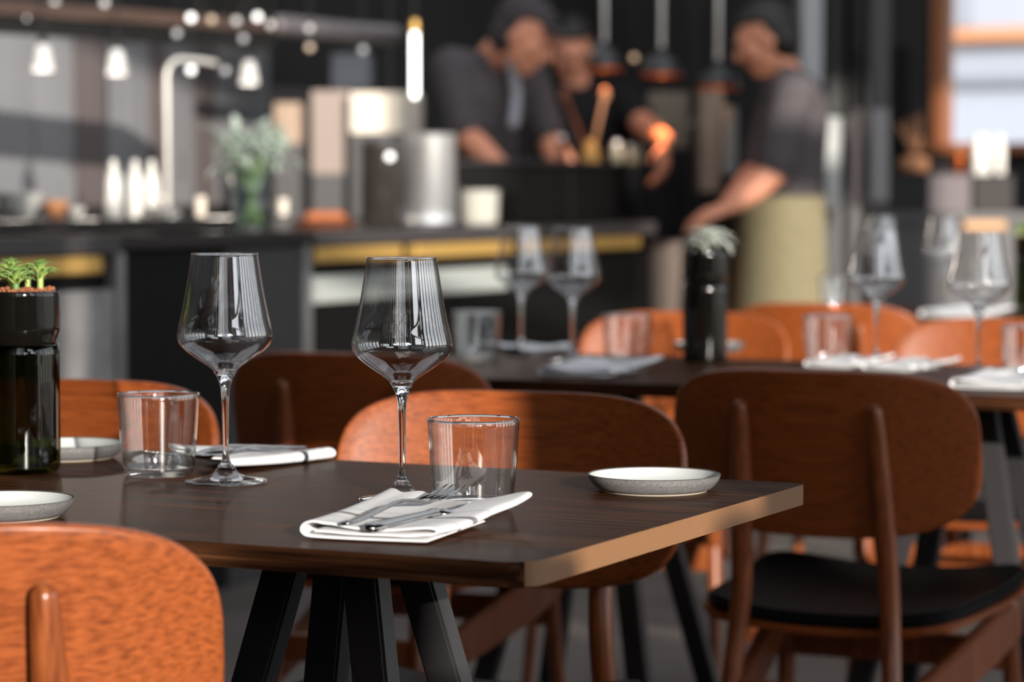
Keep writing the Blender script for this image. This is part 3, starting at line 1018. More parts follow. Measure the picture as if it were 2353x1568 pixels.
counter = thing('kitchen_counter', 'long dark kitchen counter with brass pulls and a white tiled bay', 'counter', G(CF, 0), GA)
M_stone = mat('black_stone_top', srgb(34, 32, 33), .12, 0, .5)
M_edge = mat('dark_stone_edge', srgb(58, 55, 56), .5)
M_blackpanel = mat('black_panel', srgb(10, 10, 10), .6, 0, .15)
def cpart(name, px0, px1, z0, z1, x0, x1, m, bev=.004):
    bm = bmesh.new(); box(bm, max(x0, -.56), x1, cpb(px0), cpb(px1), z0, z1, bev=bev)
    return obj(name, bm, m, counter, smooth=False)
cpart('worktop', -420, 1497, .912, .950, -.80, .015, M_stone)
cpart('worktop_edge', 714, 1497, .906, .946, .0155, .018, M_edge, 0)
cpart('worktop_edge', -420, 262, .906, .946, .0155, .018, M_edge, 0)
cpart('upstand', -420, 690, .950, .985, -.56, -.20, M_stone)
cpart('carcass', -420, 1490, .0, .906, -.54, -.03, M_blackpanel)
cpart('concrete_panel', -420, 262, .03, .815, -.03, .0, M_concretepanel)
cpart('end_post', 264, 283, .0, .906, -.03, .008, M_grey)
cpart('black_panel', 286, 520, .0, .906, -.03, .0, M_blackpanel)
cpart('grey_panel', 522, 690, .0, .906, -.03, .0, M_darkgrey)
cpart('end_post', 693, 712, .0, .906, -.03, .008, M_grey)
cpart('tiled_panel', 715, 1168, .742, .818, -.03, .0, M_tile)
cpart('black_panel', 715, 1168, .03, .738, -.03, -.002, M_blackpanel)  # furniture shade over the lower tiles, put in as a black panel
cpart('black_panel', 1172, 1490, .0, .835, -.03, .0, M_blackpanel)
for a, b in ((-300, -30), (-10, 228), (720, 918), (952, 1175), (1215, 1465)):
    cpart('brass_pull', a, b, .856, .900, -.03, .012, M_brass, .006)

def lathe_thing(name, label, cat, loc, parts, group=None, n=40):
    t = thing(name, label, cat, loc, 0, group)
    for nm, pr, m in parts:
        bm = bmesh.new(); lathe(bm, pr, n); bmesh.ops.recalc_face_normals(bm, faces=bm.faces)
        obj(nm, bm, m, t, angle=R(50))
    return t

ZU, ZW = .985, .950
# steel pot on its tray
M_pot = mat('spun_steel', (.95, .95, .95, 1), .36, .9)
lathe_thing('steel_pot', 'tall polished steel pot standing on the counter beside the dark canister', 'pot', K(988, .22, ZW),
    [('tray', [(0, .001), (.112, .001), (.116, .008), (.108, .006), (0, .005)], M_brushed),
     ('body', [(0, .006), (.078, .006), (.083, .012), (.083, .280), (.087, .290), (.083, .292), (.080, .285), (.079, .02), (0, .016)], M_pot)])
lathe_thing('dark_canister', 'dark smoked glass canister with steel lid next to the steel pot', 'canister', K(878, .30, ZW),
    [('body', [(0, .001), (.062, .001), (.066, .008), (.066, .255), (.060, .258), (0, .258)], mat('smoked_glass', srgb(46, 42, 40), .12)),
     ('lid', [(0, .275), (.050, .275), (.067, .268), (.067, .255), (0, .254)], M_darkgrey)])
lathe_thing('white_crock', 'white ceramic crock beside the steel pot', 'crock', K(1102, .24, ZW),
    [('body', [(0, .001), (.056, .001), (.062, .010), (.066, .105), (.068, .110), (.064, .111), (.060, .10), (.055, .015), (0, .012)], mat('stone_white', srgb(176, 174, 164), .4))])
# white bottles
b0 = lathe_thing('white_bottle', 'white bottle furthest from the water tap, one of three in a row', 'bottle', K(262, .42, ZU),
    [('body', [(0, .001), (.022, .001), (.025, .006), (.025, .100), (.018, .128), (.0105, .142), (.0105, .150), (0, .150)], M_white),
     ('cap', [(0, .168), (.006, .168), (.011, .162), (.0115, .148), (0, .147)], M_white)], 'white bottles beside the water tap')
b0.scale = (.86, .86, .95)
dup(b0, K(312, .42, ZU), 0, 'white bottle in the middle of the three in a row by the tap')
dup(b0, K(350, .42, ZU), 0, 'white bottle closest to the water tap, one of three in a row')
# water tap
tap = thing('water_tap', 'tall pale steel water tap with a bent spout over the counter', 'tap', K(386, .40, ZU))
bm = bmesh.new(); lathe(bm, [(0, .0), (.038, .0), (.038, .014), (.020, .022), (0, .022)], 32); obj('base', bm, M_brushed, tap, angle=R(40))
M_tap = mat('pale_satin_steel', srgb(200, 197, 191), .35, .35)
p0 = K(386, .40, ZU)
hy = 1.43 - ZU
dirx = (W(512, 112, p0.y + .12) - W(386, 112, p0.y)); dirx.z = 0; dirx.normalize()
pts = [Vector((0, 0, .01)), Vector((0, 0, hy*.5)), Vector((0, 0, hy-.05))]
for k in range(1, 8):
    a = PI/2*k/8
    pts.append(Vector((0, 0, hy-.05)) + dirx*.05*(1-math.cos(a)) + Vector((0, 0, .05*math.sin(a))))
pts += [dirx*.05 + Vector((0, 0, hy)), dirx*.12 + Vector((0, 0, hy-.002)), dirx*.165 + Vector((0, 0, hy-.008))]
bm = bmesh.new(); tube(bm, pts, .0078, 20); obj('spout', bm, M_tap, tap)
bm = bmesh.new(); tube(bm, [(0, 0, .05), tuple(dirx*-.05 + Vector((0, 0, .065)))], .006, 12); obj('lever', bm, M_tap, tap)
# bowls and cups
def bowl(label, px, off, r, h, m, z=ZU):
    return lathe_thing('bowl', label, 'bowl', K(px, off, z), [('body', [(0, .001), (r*.5, .001), (r*.62, h*.1), (r*.9, h*.6), (r, h), (r*.96, h), (r*.84, h*.6), (r*.5, h*.2), (0, h*.15)], m),
                                                            ('foot', [(r*.42, 0), (r*.5, 0), (r*.5, .003), (r*.42, .003)], m)])
M_clay = mat('terracotta_glaze', srgb(176, 122, 84), .5)
bowl('wide white bowl at the picture edge on the counter', 45, .40, .062, .068, M_white)
bowl('small clay coloured bowl next to the wide white bowl', 130, .44, .034, .048, M_clay)
bowl('tiny white dipping bowl between the clay bowl and the bottles', 178, .40, .022, .030, M_white)
bowl('low grey bowl at the foot of the water tap', 372, .30, .045, .030, M_grey)
lathe_thing('cup', 'small pale cup in front of the row of white bottles', 'cup', K(258, .28, ZU), [('body', [(0, .001), (.016, .001), (.019, .01), (.020, .056), (.0185, .056), (.017, .008), (0, .006)], M_white)])
lathe_thing('cup', 'narrow pale cup between the water tap and the glass vase', 'cup', K(462, .30, ZU), [('body', [(0, .001), (.012, .001), (.014, .008), (.015, .058), (.0135, .058), (.012, .008), (0, .006)], M_pale)])
lathe_thing('cup', 'narrow pale cup on the far side of the glass vase', 'cup', K(651, .32, ZU), [('body', [(0, .001), (.012, .001), (.014, .008), (.015, .050), (.0135, .050), (.012, .008), (0, .006)], M_pale)])
lathe_thing('tray', 'low dark wooden tray with brown rolls beyond the vase', 'tray', K(745, .34, ZW), [('body', [(0, .001), (.095, .001), (.105, .02), (.10, .02), (.09, .006), (0, .005)], mat('tray_wood', srgb(92, 50, 30), .5))])
for i, px in enumerate((722, 750, 772)):
    bm = bmesh.new(); ellipsoid(bm, (0, 0, 0), (.032, .026, .022))
    o = obj('bread_roll', bm, mat('roll_crust', srgb(150, 84, 46), .7, noise=.3, nscale=40)); o.location = K(px, .34, ZW + .026)
    tag(o, ('brown bread roll on the tray, nearest the vase', 'brown bread roll in the middle of the tray', 'brown bread roll on the tray, nearest the canister')[i], 'bread', 'bread rolls on the dark tray')
# glass vase with grey-green foliage
vz = thing('glass_vase', 'clear glass vase of grey green leaves standing on the counter', 'vase', K(580, .12, ZW))
bm = bmesh.new(); lathe(bm, [(.052, .004), (.056, .01), (.062, .165), (.0605, .165), (.054, .012), (0, .010), (0, .002), (.050, .002), (.052, .004)], 40); obj('body', bm, thin_glass('vase_glass', (.86, .9, .88, 1), .06, .7), vz)
random.seed(5)
M_sage = leaf_mat('sage_leaf', srgb(112, 126, 112), srgb(172, 184, 176))
M_stem = mat('stem_green', srgb(110, 132, 92), .6)
lm = None
for k in range(17):
    a = k*2.4 + random.uniform(-.3, .3)
    rr = random.uniform(.03, .115)
    tip = Vector((math.cos(a)*rr, math.sin(a)*rr*.8, random.uniform(.19, .30) - rr*.6))
    bm = bmesh.new(); tube(bm, bez([(math.cos(a)*-.03, math.sin(a)*-.03, .02), (math.cos(a)*.01, math.sin(a)*.01, .11), (tip.x*.6, tip.y*.6, .165 + (tip.z-.165)*.7), tuple(tip)], 5), .0026, 6)
    st = obj('stem', bm, M_stem, vz)
    for j in range(7):
        if lm is None:
            bm = bmesh.new(); leaf_mesh(bm, 1.0, .17, .03, .5, .35); lf = obj('leaf', bm, M_sage, st); lm = lf.data
        else:
            lf = bpy.data.objects.new('leaf', lm); C.objects.link(lf); lf.parent = st
        s = random.uniform(.05, .08); lf.scale = (s*1.2, s, s)
        f = random.uniform(.6, 1)
        lf.location = Vector((tip.x*f*f, tip.y*f*f, .12 + (tip.z-.12)*f))
        lf.rotation_euler = (R(random.uniform(-15, 60)), 0, a - PI/2 + random.uniform(-1.6, 1.6))
# black serving station with things on it
stn = thing('serving_station', 'big black serving station standing on the far end of the counter', 'station', G(CF, 0), GA)
bm = bmesh.new(); box(bm, -.52, -.14, cpb(1192, CF-.14), cpb(1496), .950, 1.150, bev=.006); obj('cabinet', bm, M_black, stn, smooth=False)
bm = bmesh.new(); box(bm, -.14, -.135, cpb(1308, CF-.14), cpb(1312, CF-.14), .96, 1.14); obj('door_gap', bm, M_darkgrey, stn, smooth=False)
bm = bmesh.new(); box(bm, -.53, -.12, cpb(1188, CF-.14), cpb(1497), 1.150, 1.162, bev=.003); obj('top', bm, M_darkgrey, stn, smooth=False)
ZS = 1.162
M_yel = mat('straw_basket', srgb(196, 150, 82), .8, noise=.3, nscale=80, bump=.4)
lathe_thing('basket', 'straw coloured basket with long wooden spoons on the black station', 'basket', K(1356, .33, ZS), [('body', [(0, .001), (.036, .001), (.038, .01), (.026, .06), (.015, .085), (.012, .085), (.022, .06), (.03, .01), (0, .006)], M_yel), ('rim', [(.010, .083), (.016, .083), (.016, .089), (.010, .089)], M_yel)])
for dx, lean, lab, m in ((-.004, -.085, 'brown wooden spoon leaning out of the straw basket', M_leg), (.004, .045, 'pale wooden spoon standing in the straw basket', M_clay)):
    sp = thing('wooden_spoon', lab, 'spoon', K(1356, .33, ZS + .02))
    bm = bmesh.new(); tube(bm, [(dx, 0, 0), (dx + lean*.5, 0, .11), (dx + lean, 0, .215)], .007, 10); obj('handle', bm, m, sp)
    bm = bmesh.new(); ellipsoid(bm, (dx + lean*1.1, 0, .235), (.016, .006, .026)); obj('bowl', bm, m, sp)
jar0 = lathe_thing('jar', 'pale glass jar on the black station, nearest the basket', 'jar', K(1416, .30, ZS), [('body', [(0, .001), (.018, .001), (.022, .01), (.022, .06), (.016, .072), (0, .072)], mat('pale_glass', srgb(170, 172, 150), .2)), ('lid', [(0, .086), (.015, .086), (.017, .082), (.017, .071), (0, .071)], M_brushed)], 'pale jars on the black station')
dup(jar0, K(1446, .30, ZS), 0, 'pale glass jar on the black station, middle of three', scale=(.8, .8, .85))
dup(jar0, K(1466, .36, ZS), 0, 'pale glass jar on the black station, at its far end', scale=(.7, .7, .8))
lathe_thing('pepper_mill', 'dark pepper mill on the black station beside the basket', 'mill', K(1290, .30, ZS), [('body', [(0, .001), (.02, .001), (.022, .01), (.014, .05), (.018, .075), (0, .08)], M_leg), ('knob', [(0, .10), (.012, .096), (.015, .085), (.010, .078), (0, .078)], M_brushed)])

# ------------------------------------------------------------------ steel wall panels of the kitchen (parts of the wall)
M_panel = mat('satin_steel_panel', srgb(124, 124, 127), .5, .2, .5, noise=.08, nscale=3)
M_panel2 = mat('brown_grey_panel', srgb(92, 84, 84), .5, .1)
for px0, px1, z1, m in ((-260, -80, 1.70, M_panel), (-78, 66, 1.70, M_panel), (72, 162, 1.70, M_panel), (168, 236, 1.70, M_panel2), (240, 334, 1.70, M_panel), (338, 372, 1.70, M_panel2),
                        (376, 436, 1.70, M_panel), (440, 486, 1.70, M_panel2), (490, 610, 1.70, M_panel), (614, 700, 1.5, M_panel2)):
    pa = KW
    bm = bmesh.new(); box(bm, pa, pa + .025, cpb(px0, pa), cpb(px1, pa), 1.0, z1, bev=.004); bm.transform(ga)
    obj('panel', bm, m, wall_left, smooth=False)
# pale cupboards on the kitchen wall
def wbox(name, label, cat, px0, px1, y0, y1, d, depth, m, extra=None, group=None):
    a, b = W(px0, y1, d), W(px1, y0, d)
    t = thing(name, label, cat, (a.x, d, 0), 0, group)
    bm = bmesh.new(); box(bm, 0, b.x - a.x, 0, depth, a.z, b.z, bev=.004); obj('body', bm, m, t, smooth=False)
    return t, a, b
def add_box(t, name, x0, x1, y0, y1, z0, z1, m, bev=.003):
    bm = bmesh.new(); box(bm, x0, x1, y0, y1, z0, z1, bev=bev); return obj(name, bm, m, t, smooth=False)
def tall_unit(name, label, cat, px0, px1, y0, y1, d, depth, m, m_low, ztop=None):
    """floor-standing unit whose visible band lies between y0 and y1"""
    a, b = W(px0, y1, d), W(px1, y0, d)
    t = thing(name, label, cat, (a.x, d, 0), 0)
    wdt = b.x - a.x
    add_box(t, 'base', 0, wdt, 0, depth, 0, a.z, m_low)
    add_box(t, 'front', 0, wdt, .0, depth, a.z, b.z, m)
    if ztop: add_box(t, 'upper', 0, wdt, 0, depth, b.z, ztop, m_low)
    return t
tall_unit('cupboard', 'pale cupboard front behind the steel pot', 'cupboard', 806, 966, 212, 306, 10.3, .3, M_pale, M_darkgrey)
tall_unit('cupboard', 'brown grey cupboard behind the tray of rolls', 'cupboard', 716, 803, 208, 400, 10.4, .3, mat('taupe_panel', srgb(134, 120, 112), .6), M_darkgrey)
tall_unit('cupboard', 'narrow beige board behind the vase of leaves', 'cupboard', 630, 690, 236, 330, 10.1, .2, mat('beige_board', srgb(150, 128, 110), .7), M_darkgrey)
tall_unit('fridge', 'blue grey fridge between the beige board and the tube lamp', 'fridge', 762, 850, 122, 206, 11.0, .4, mat('blue_grey_steel', srgb(130, 134, 142), .4, .3), M_darkgrey)
tall_unit('rack', 'dark rack with a taupe side behind the black post by the far chef', 'rack', 1608, 1662, 205, 440, 10.6, .3, mat('taupe_side', srgb(150, 132, 116), .7), M_black)
tall_unit('rack', 'blue grey steel rack panel in front of the far chef', 'rack', 1664, 1694, 245, 400, 10.2, .25, mat('sage_panel', srgb(120, 126, 124), .5), M_black)
tall_unit('back_cabinet', 'olive grey cabinet behind the glowing hand', 'cabinet', 1490, 1586, 212, 340, 10.9, .3, mat('olive_panel', srgb(128, 116, 100), .7), M_black)
tall_unit('kitchen_post', 'slim black post between the heat lamps', 'post', 1582, 1602, 60, 560, 10.5, .05, M_black, M_black, 4.2)
tall_unit('low_stand_in', 'low taupe block added for the lit background past the counter end, beside the black vase', 'cabinet', 1494, 1580, 556, 720, 10.4, .3, mat('taupe_block', srgb(84, 70, 60), .6), M_darkgrey)  # added block in the tone of the lit floor and wall behind

# ------------------------------------------------------------------ hanging shelf, lamps
sh = thing('hanging_shelf', 'long dark wooden shelf hanging over the kitchen counter', 'shelf', (0, 0, 0))
a, b = W(-300, 30, 7.4), W(640, 62, 8.75)
zs = 1.592
dv = (b - a); dv.z = 0; Ls = dv.length; ang = math.atan2(dv.y, dv.x)
sh.location = (a.x, a.y, 0); sh.rotation_euler = (0, 0, ang)
add_box(sh, 'board', 0, Ls, 0, .32, zs - .02, zs + .02, wood('shelf_wood', srgb(48, 34, 27), srgb(62, 45, 37), srgb(76, 56, 46), rough=.6))
add_box(sh, 'rail', 0, Ls, .02, .06, zs - .075, zs - .02, M_black)
for x in (.2, Ls*.5, Ls-.2):
    bm = bmesh.new(); tube(bm, [(x, .16, zs), (x, .16, 4.2)], .008, 10); obj('hanger', bm, M_black, sh)
hood = thing('extractor_duct', 'grey steel extractor duct above the back of the kitchen', 'duct', (0, 0, 0))
a, b = W(640, 58, 9.6), W(905, 62, 10.2)
dv = b - a; dv.z = 0
hood.location = (a.x, a.y, 0); hood.rotation_euler = (0, 0, math.atan2(dv.y, dv.x))
bm = bmesh.new(); tube(bm, [(0, 0, a.z), (dv.length, 0, a.z)], .035, 20); obj('duct', bm, mat('dull_steel', srgb(96, 92, 95), .5, .4), hood)
for x in (.08, dv.length - .08):
    bm = bmesh.new(); tube(bm, [(x, 0, a.z + .03), (x, 0, 4.2)], .006, 8); obj('hanger', bm, M_black, hood)

M_shade = mat('frosted_shade', srgb(228, 224, 216), .5)
M_cord = mat('black_cord', srgb(16, 16, 16), .6)
M_lampglow = glow('warm_lamp_glass', (1, .95, .88, 1), .16, .42)
def pendant(px, y, d, label, h=.075, r=.030):
    p = W(px, y, d)
    t = thing('pendant_lamp', label, 'lamp', (p.x, p.y, p.z), 0, 'small frosted pendant lamps under the shelf')
    bm = bmesh.new(); lathe(bm, [(.010, h/2), (.016, h/2), (.024, .012), (r, -h/2), (r-.002, -h/2), (.022, .010), (.014, h/2-.004)], 28); obj('shade', bm, M_lampglow, t)
    bm = bmesh.new(); tube(bm, [(0, 0, h/2 - .004), (0, 0, h/2 + .02)], .012, 12); obj('socket', bm, M_black, t)
    bm = bmesh.new(); tube(bm, [(0, 0, h/2 + .015), (0, 0, 4.2 - p.z)], .003, 6); obj('cord', bm, M_cord, t)
    return t, p
for px, y, d, lab in ((98, 132, 7.85, 'small frosted pendant lamp above the wide white bowl'), (268, 142, 8.15, 'small frosted pendant lamp above the row of white bottles'), (572, 166, 8.7, 'small frosted pendant lamp above the vase of leaves')):
    t, p = pendant(px, y, d, lab)
    ld = bpy.data.lights.new('pendant_light', 'POINT'); ld.energy = 3; ld.color = (1, .9, .78); ld.shadow_soft_size = .05
    lo = bpy.data.objects.new('pendant_light', ld); C.objects.link(lo); lo.location = (p.x, p.y, p.z - .09)

tl = W(953, 140, 8.9)
tubeL = thing('tube_lamp', 'bright slim tube lamp hanging beside the near chef', 'lamp', (tl.x, tl.y, tl.z))
bm = bmesh.new(); tube(bm, [(0, 0, -.112), (0, 0, .100)], .010, 14); obj('tube', bm, glow('tube_glow', (1, .98, .93, 1), 5.0), tubeL)
bm = bmesh.new(); tube(bm, [(0, 0, .100), (0, 0, .125)], .013, 12); obj('socket', bm, M_brass, tubeL)
bm = bmesh.new(); tube(bm, [(0, 0, .12), (0, 0, 4.2 - tl.z)], .003, 6); obj('cord', bm, M_cord, tubeL)

M_glint = {k: glow('bulb_' + k, c, s) for k, c, s in (('bright', (1, .97, .92, 1), 2.6), ('soft', (1, .93, .88, 1), .6), ('amber', (1, .62, .30, 1), .6), ('dim', (.9, .9, .95, 1), .32))}  # glows for added bulbs that stand in for sun glints on glass and steel
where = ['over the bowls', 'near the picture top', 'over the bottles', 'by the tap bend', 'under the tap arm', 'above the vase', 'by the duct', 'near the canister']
GLINTS = [(57, 41, 7.9, 'soft', 'stand-in bulb for a sun glint in front of the shelf, over the wide white bowl'), (126, 6, 8.0, 'soft', 'stand-in bulb for a sun glint at the picture top above the clay bowl'),
       (240, 6, 8.1, 'soft', 'stand-in bulb for a sun glint at the picture top above the white bottles'), (407, 76, 8.2, 'dim', 'dim stand-in bulb for a sun glint just over the bend of the tap'),
       (439, 40, 8.2, 'bright', 'bright stand-in bulb for a sun glint high over the tap spout'), (486, 44, 8.3, 'amber', 'amber stand-in bulb for a sun glint between the bright ones over the tap spout'),
       (543, 47, 8.4, 'soft', 'soft white stand-in bulb for a sun glint over the vase of leaves'), (592, 38, 8.5, 'bright', 'bright stand-in bulb for a sun glint at the shelf end'), (622, 56, 8.6, 'soft', 'soft stand-in bulb for a sun glint just past the shelf end'),
       (559, 88, 8.4, 'dim', 'dim stand-in bulb for a sun glint under the shelf end'), (439, 160, 8.2, 'bright', 'bright stand-in bulb for a sun glint below the tap arm'), (518, 162, 8.3, 'dim', 'dim stand-in bulb for a sun glint below the tap tip'),
       (711, 64, 8.8, 'soft', 'soft stand-in bulb for a sun glint in front of the steel duct'), (712, 108, 8.8, 'amber', 'amber stand-in bulb for a sun glint below the steel duct'), (834, 114, 9.0, 'dim', 'dim stand-in bulb for a sun glint before the blue grey fridge'),
       (896, 359, 8.1, 'bright', 'bright stand-in bulb for a sun glint low in front of the dark canister'),
       (1457, 132, 9.4, 'amber', 'yellow stand-in bulb for a sun glint between the first two heat lamps')]
bm = bmesh.new(); lathe(bm, [(0, -.0125), (.006, -.011), (.0105, -.006), (.0115, 0), (.0095, .006), (.005, .010), (0, .011)], 16); bulb_me = None  # shape of the added bulbs that stand in for sun glints
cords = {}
for px, y, d, kd, lab in GLINTS:
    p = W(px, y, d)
    t = thing('bulb_lamp', lab, 'bulb', p, 0, 'added bulbs standing in for sun glints in the kitchen')
    b2 = bm.copy(); o = obj('bulb', b2, M_glint[kd], t)  # added bulb standing in for a sun glint
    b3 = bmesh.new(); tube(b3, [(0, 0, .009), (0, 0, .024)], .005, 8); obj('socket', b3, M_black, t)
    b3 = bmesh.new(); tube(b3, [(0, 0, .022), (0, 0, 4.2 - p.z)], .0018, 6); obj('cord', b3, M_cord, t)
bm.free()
# two lit extractor hoods high over the kitchen, their lamp panels just above the picture
for px0, px1, d, lab in ((628, 765, 10.2, 'lit extractor hood high above the vase of leaves'), (1000, 1228, 10.4, 'lit extractor hood high above the chef in the cap')):
    a, b = W(px0, 0, d), W(px1, 0, d)
    t = thing('extractor_hood', lab, 'hood', (a.x, d, 0), 0, 'lit extractor hoods')
    wd = b.x - a.x
    add_box(t, 'canopy', -.06, wd + .06, -.04, .5, 2.32, 2.52, M_darkgrey)
    add_box(t, 'back_plate', -.06, wd + .06, .14, .5, 1.90, 2.32, M_darkgrey)
    add_box(t, 'lamp_panel', 0, wd, .10, .14, 1.93, 2.28, glow('hood_lamp_glow', (1, .97, .93, 1), 3.2))
    add_box(t, 'flue', wd/2 - .12, wd/2 + .12, .12, .36, 2.52, 4.2, M_darkgrey)

# heat lamps over the station
M_dome = mat('black_dome', srgb(30, 29, 30), .3, 0, .5)
M_copper_in = mat('copper_inside', srgb(214, 108, 52), .3, .9)
M_heat = glow('heat_bulb', (1, .42, .14, 1), 6.0)
for px, y, d, r, lab in ((1388, 162, 10.0, .070, 'black domed heat lamp with copper rim beside the chef in the cap'), (1520, 176, 10.12, .078, 'black domed heat lamp glowing orange above the lit hand'), (1650, 205, 10.2, .080, 'black domed heat lamp nearest the far chef')):
    p = W(px, y, d)
    t = thing('heat_lamp', lab, 'lamp', p, 0, 'black heat lamps over the serving station')
    bm = bmesh.new(); lathe(bm, [(r, 0), (r*1.0, .012), (r*.86, .045), (r*.55, .078), (.018, .092), (.014, .11), (0, .11)], 36); obj('dome', bm, M_dome, t)
    bm = bmesh.new(); lathe(bm, [(r-.001, 0.0), (r-.003, .010), (r*.82, .042), (r*.5, .072), (0, .085)], 36); obj('copper_lining', bm, M_copper_in, t)
    bm = bmesh.new(); lathe(bm, [(r, -.002), (r+.0015, .004), (r, .010), (r-.002, .004)], 36, close=True); obj('copper_rim', bm, M_copper_in, t)
    bm = bmesh.new(); ellipsoid(bm, (0, 0, .030), (.026, .026, .03), n=14); obj('bulb', bm, M_heat, t)
    bm = bmesh.new(); tube(bm, [(0, 0, .10), (0, 0, 4.2 - p.z)], .009, 12); obj('stem', bm, M_brushed, t)
    ld = bpy.data.lights.new('heat_lamp_light', 'SPOT'); ld.energy = 13 if px == 1520 else 3; ld.color = (1, .45, .18); ld.spot_size = R(64); ld.spot_blend = .6; ld.shadow_soft_size = .02
    lo = bpy.data.objects.new('heat_lamp_light', ld); C.objects.link(lo); lo.location = (p.x, p.y, p.z - .006)

# ------------------------------------------------------------------ posts, glass partition and back bar beyond the far chef
t, a, b = wbox('door_frame', 'tall black frame of a glass door beside the far chef', 'door frame', 1902, 1912, -1200, 1500, 9.9, .06, M_black)
H_ = 4.2
def frame_bits(t, ax, d, specs):
    for nm, px0, px1, y0, y1, m in specs:
        p, q = W(px0, y1, d), W(px1, y0, d)
        add_box(t, nm, p.x - ax, q.x - ax, 0, .05, max(0.0, p.z), min(H_, q.z), m)
for o in kids(t): bpy.data.objects.remove(o)
frame_bits(t, a.x, 9.9, [('post', 1938, 1949, -1500, 3000, M_black), ('post', 1976, 2001, -1500, 3000, M_black), ('head_panel', 1900, 1976, -1500, 268, M_black),
                         ('kick_panel', 1902, 1976, 474, 3000, M_darkgrey)])
tall_unit('wall_unit', 'pale grey tall unit seen between the black door posts', 'unit', 1896, 1944, 250, 480, 10.3, .3, mat('pale_grey', srgb(176, 178, 176), .6), M_darkgrey)
tall_unit('wall_unit', 'dim brown unit behind the second black door post', 'unit', 1946, 1980, 250, 480, 10.35, .3, mat('dim_brown', srgb(126, 112, 108), .6), M_darkgrey)
tall_unit('wall_unit', 'grey panel unit on the window side of the black posts', 'unit', 2000, 2044, 250, 462, 10.4, .3, mat('mid_grey', srgb(124, 122, 123), .6), M_darkgrey, 4.2)
tall_unit('wall_unit', 'pale grey strip of wall panel behind the far chef', 'unit', 1842, 1892, -300, 200, 11.2, .3, mat('cool_grey', srgb(168, 170, 172), .6), M_darkgrey)
bar_ = thing('back_bar', 'low dark back bar under the far window with a wooden strip', 'bar', (0, 0, 0))
pa_, pb_ = W(2004, 487, 11.2), W(2600, 487, 11.2)
add_box(bar_, 'top', pa_.x, pb_.x, 11.2, 11.75, pa_.z - .04, pa_.z, M_edge)
add_box(bar_, 'body', pa_.x, pb_.x, 11.23, 11.75, 0, pa_.z - .04, M_darkgrey)
p, q = W(2215, 530, 11.2), W(2312, 506, 11.2)
add_box(bar_, 'wooden_strip', p.x, q.x, 11.2, 11.23, p.z, q.z - .0, mat('strip_wood', srgb(176, 130, 84), .5))
ZB = pa_.z
def on_bar(name, label, cat, px0, px1, y0, depth, m, group=None, y=11.25):
    p, q = W(px0, 487, y), W(px1, y0, y)
    t = thing(name, label, cat, ((p.x+q.x)/2, y, ZB), 0, group)
    w_ = (q.x - p.x)/2
    add_box(t, 'body', -w_, w_, 0, depth, 0.0, q.z - ZB, m, .005)
    add_box(t, 'lid', -w_ - .004, w_ + .004, -.004, depth, q.z - ZB, q.z - ZB + .008, m, .002)
    return t, q.z + .008
t1, zt1 = on_bar('black_box', 'black storage box on the back bar under the orange twigs', 'box', 2036, 2128, 402, .3, M_black)
t2, zt2 = on_bar('grey_box', 'grey storage box on the back bar between two darker ones', 'box', 2134, 2232, 404, .3, mat('box_grey', srgb(98, 90, 92), .7))
t3, zt3 = on_bar('dark_box', 'dark box under the row of small white bottles', 'box', 2238, 2330, 406, .3, mat('box_dark', srgb(36, 30, 29), .7))
def wx(px, d): return W(px, 440, d).x
for i, px in enumerate((2234, 2264, 2296)):
    t = lathe_thing('small_white_bottle', ('small white bottle on the dark box, nearest the copper cup', 'small white bottle on the dark box, middle one', 'small white bottle on the dark box, furthest from the copper cup')[i], 'bottle',
        (wx(px, 11.33), 11.33, zt3 if px > 2240 else zt2), [('body', [(0, .001), (.021, .001), (.023, .006), (.023, .12), (.016, .14), (0, .14)], M_white), ('cap', [(0, .168), (.012, .168), (.014, .163), (.014, .139), (0, .139)], M_white)], 'small white bottles on the back bar')
    if i == 0: t.location.x = wx(2246, 11.33); t.location.z = zt3
lathe_thing('copper_cup', 'copper cup beside the small white bottles', 'cup', (wx(2202, 11.33), 11.33, zt2), [('body', [(0, .001), (.022, .001), (.026, .008), (.028, .08), (.026, .08), (.023, .01), (0, .006)], M_copper)])
tw = thing('twig_vase', 'clay pot of orange twigs on the black storage box', 'vase', (wx(2100, 11.36), 11.36, zt1))
bm = bmesh.new(); lathe(bm, [(0, .001), (.05, .001), (.06, .01), (.064, .05), (.05, .07), (.046, .07), (.055, .045), (0, .01)], 32); obj('pot', bm, M_clay, tw)
for k in range(9):
    a_ = k*.7; bm = bmesh.new(); tube(bm, bez([(0, 0, .03), (.02*math.cos(a_), .02*math.sin(a_), .1), (.05*math.cos(a_) - .02, .04*math.sin(a_), .15 + .012*k)], 4), .004, 6); obj('twig', bm, M_clay, tw)
tv = thing('wall_screen', 'large black screen on the end wall beside the window', 'screen', G(-4.36, EW - .06), GA)
add_box(tv, 'panel', -.17, .20, 0, .05, 1.27, 1.80, M_black); add_box(tv, 'bezel', -.18, .21, .02, .06, 1.26, 1.81, M_darkgrey)
pb2 = on(2368, 6.65)
p3 = dup(pl1, pb2, 0, 'green bottle planter cut by the picture edge on the furthest table')

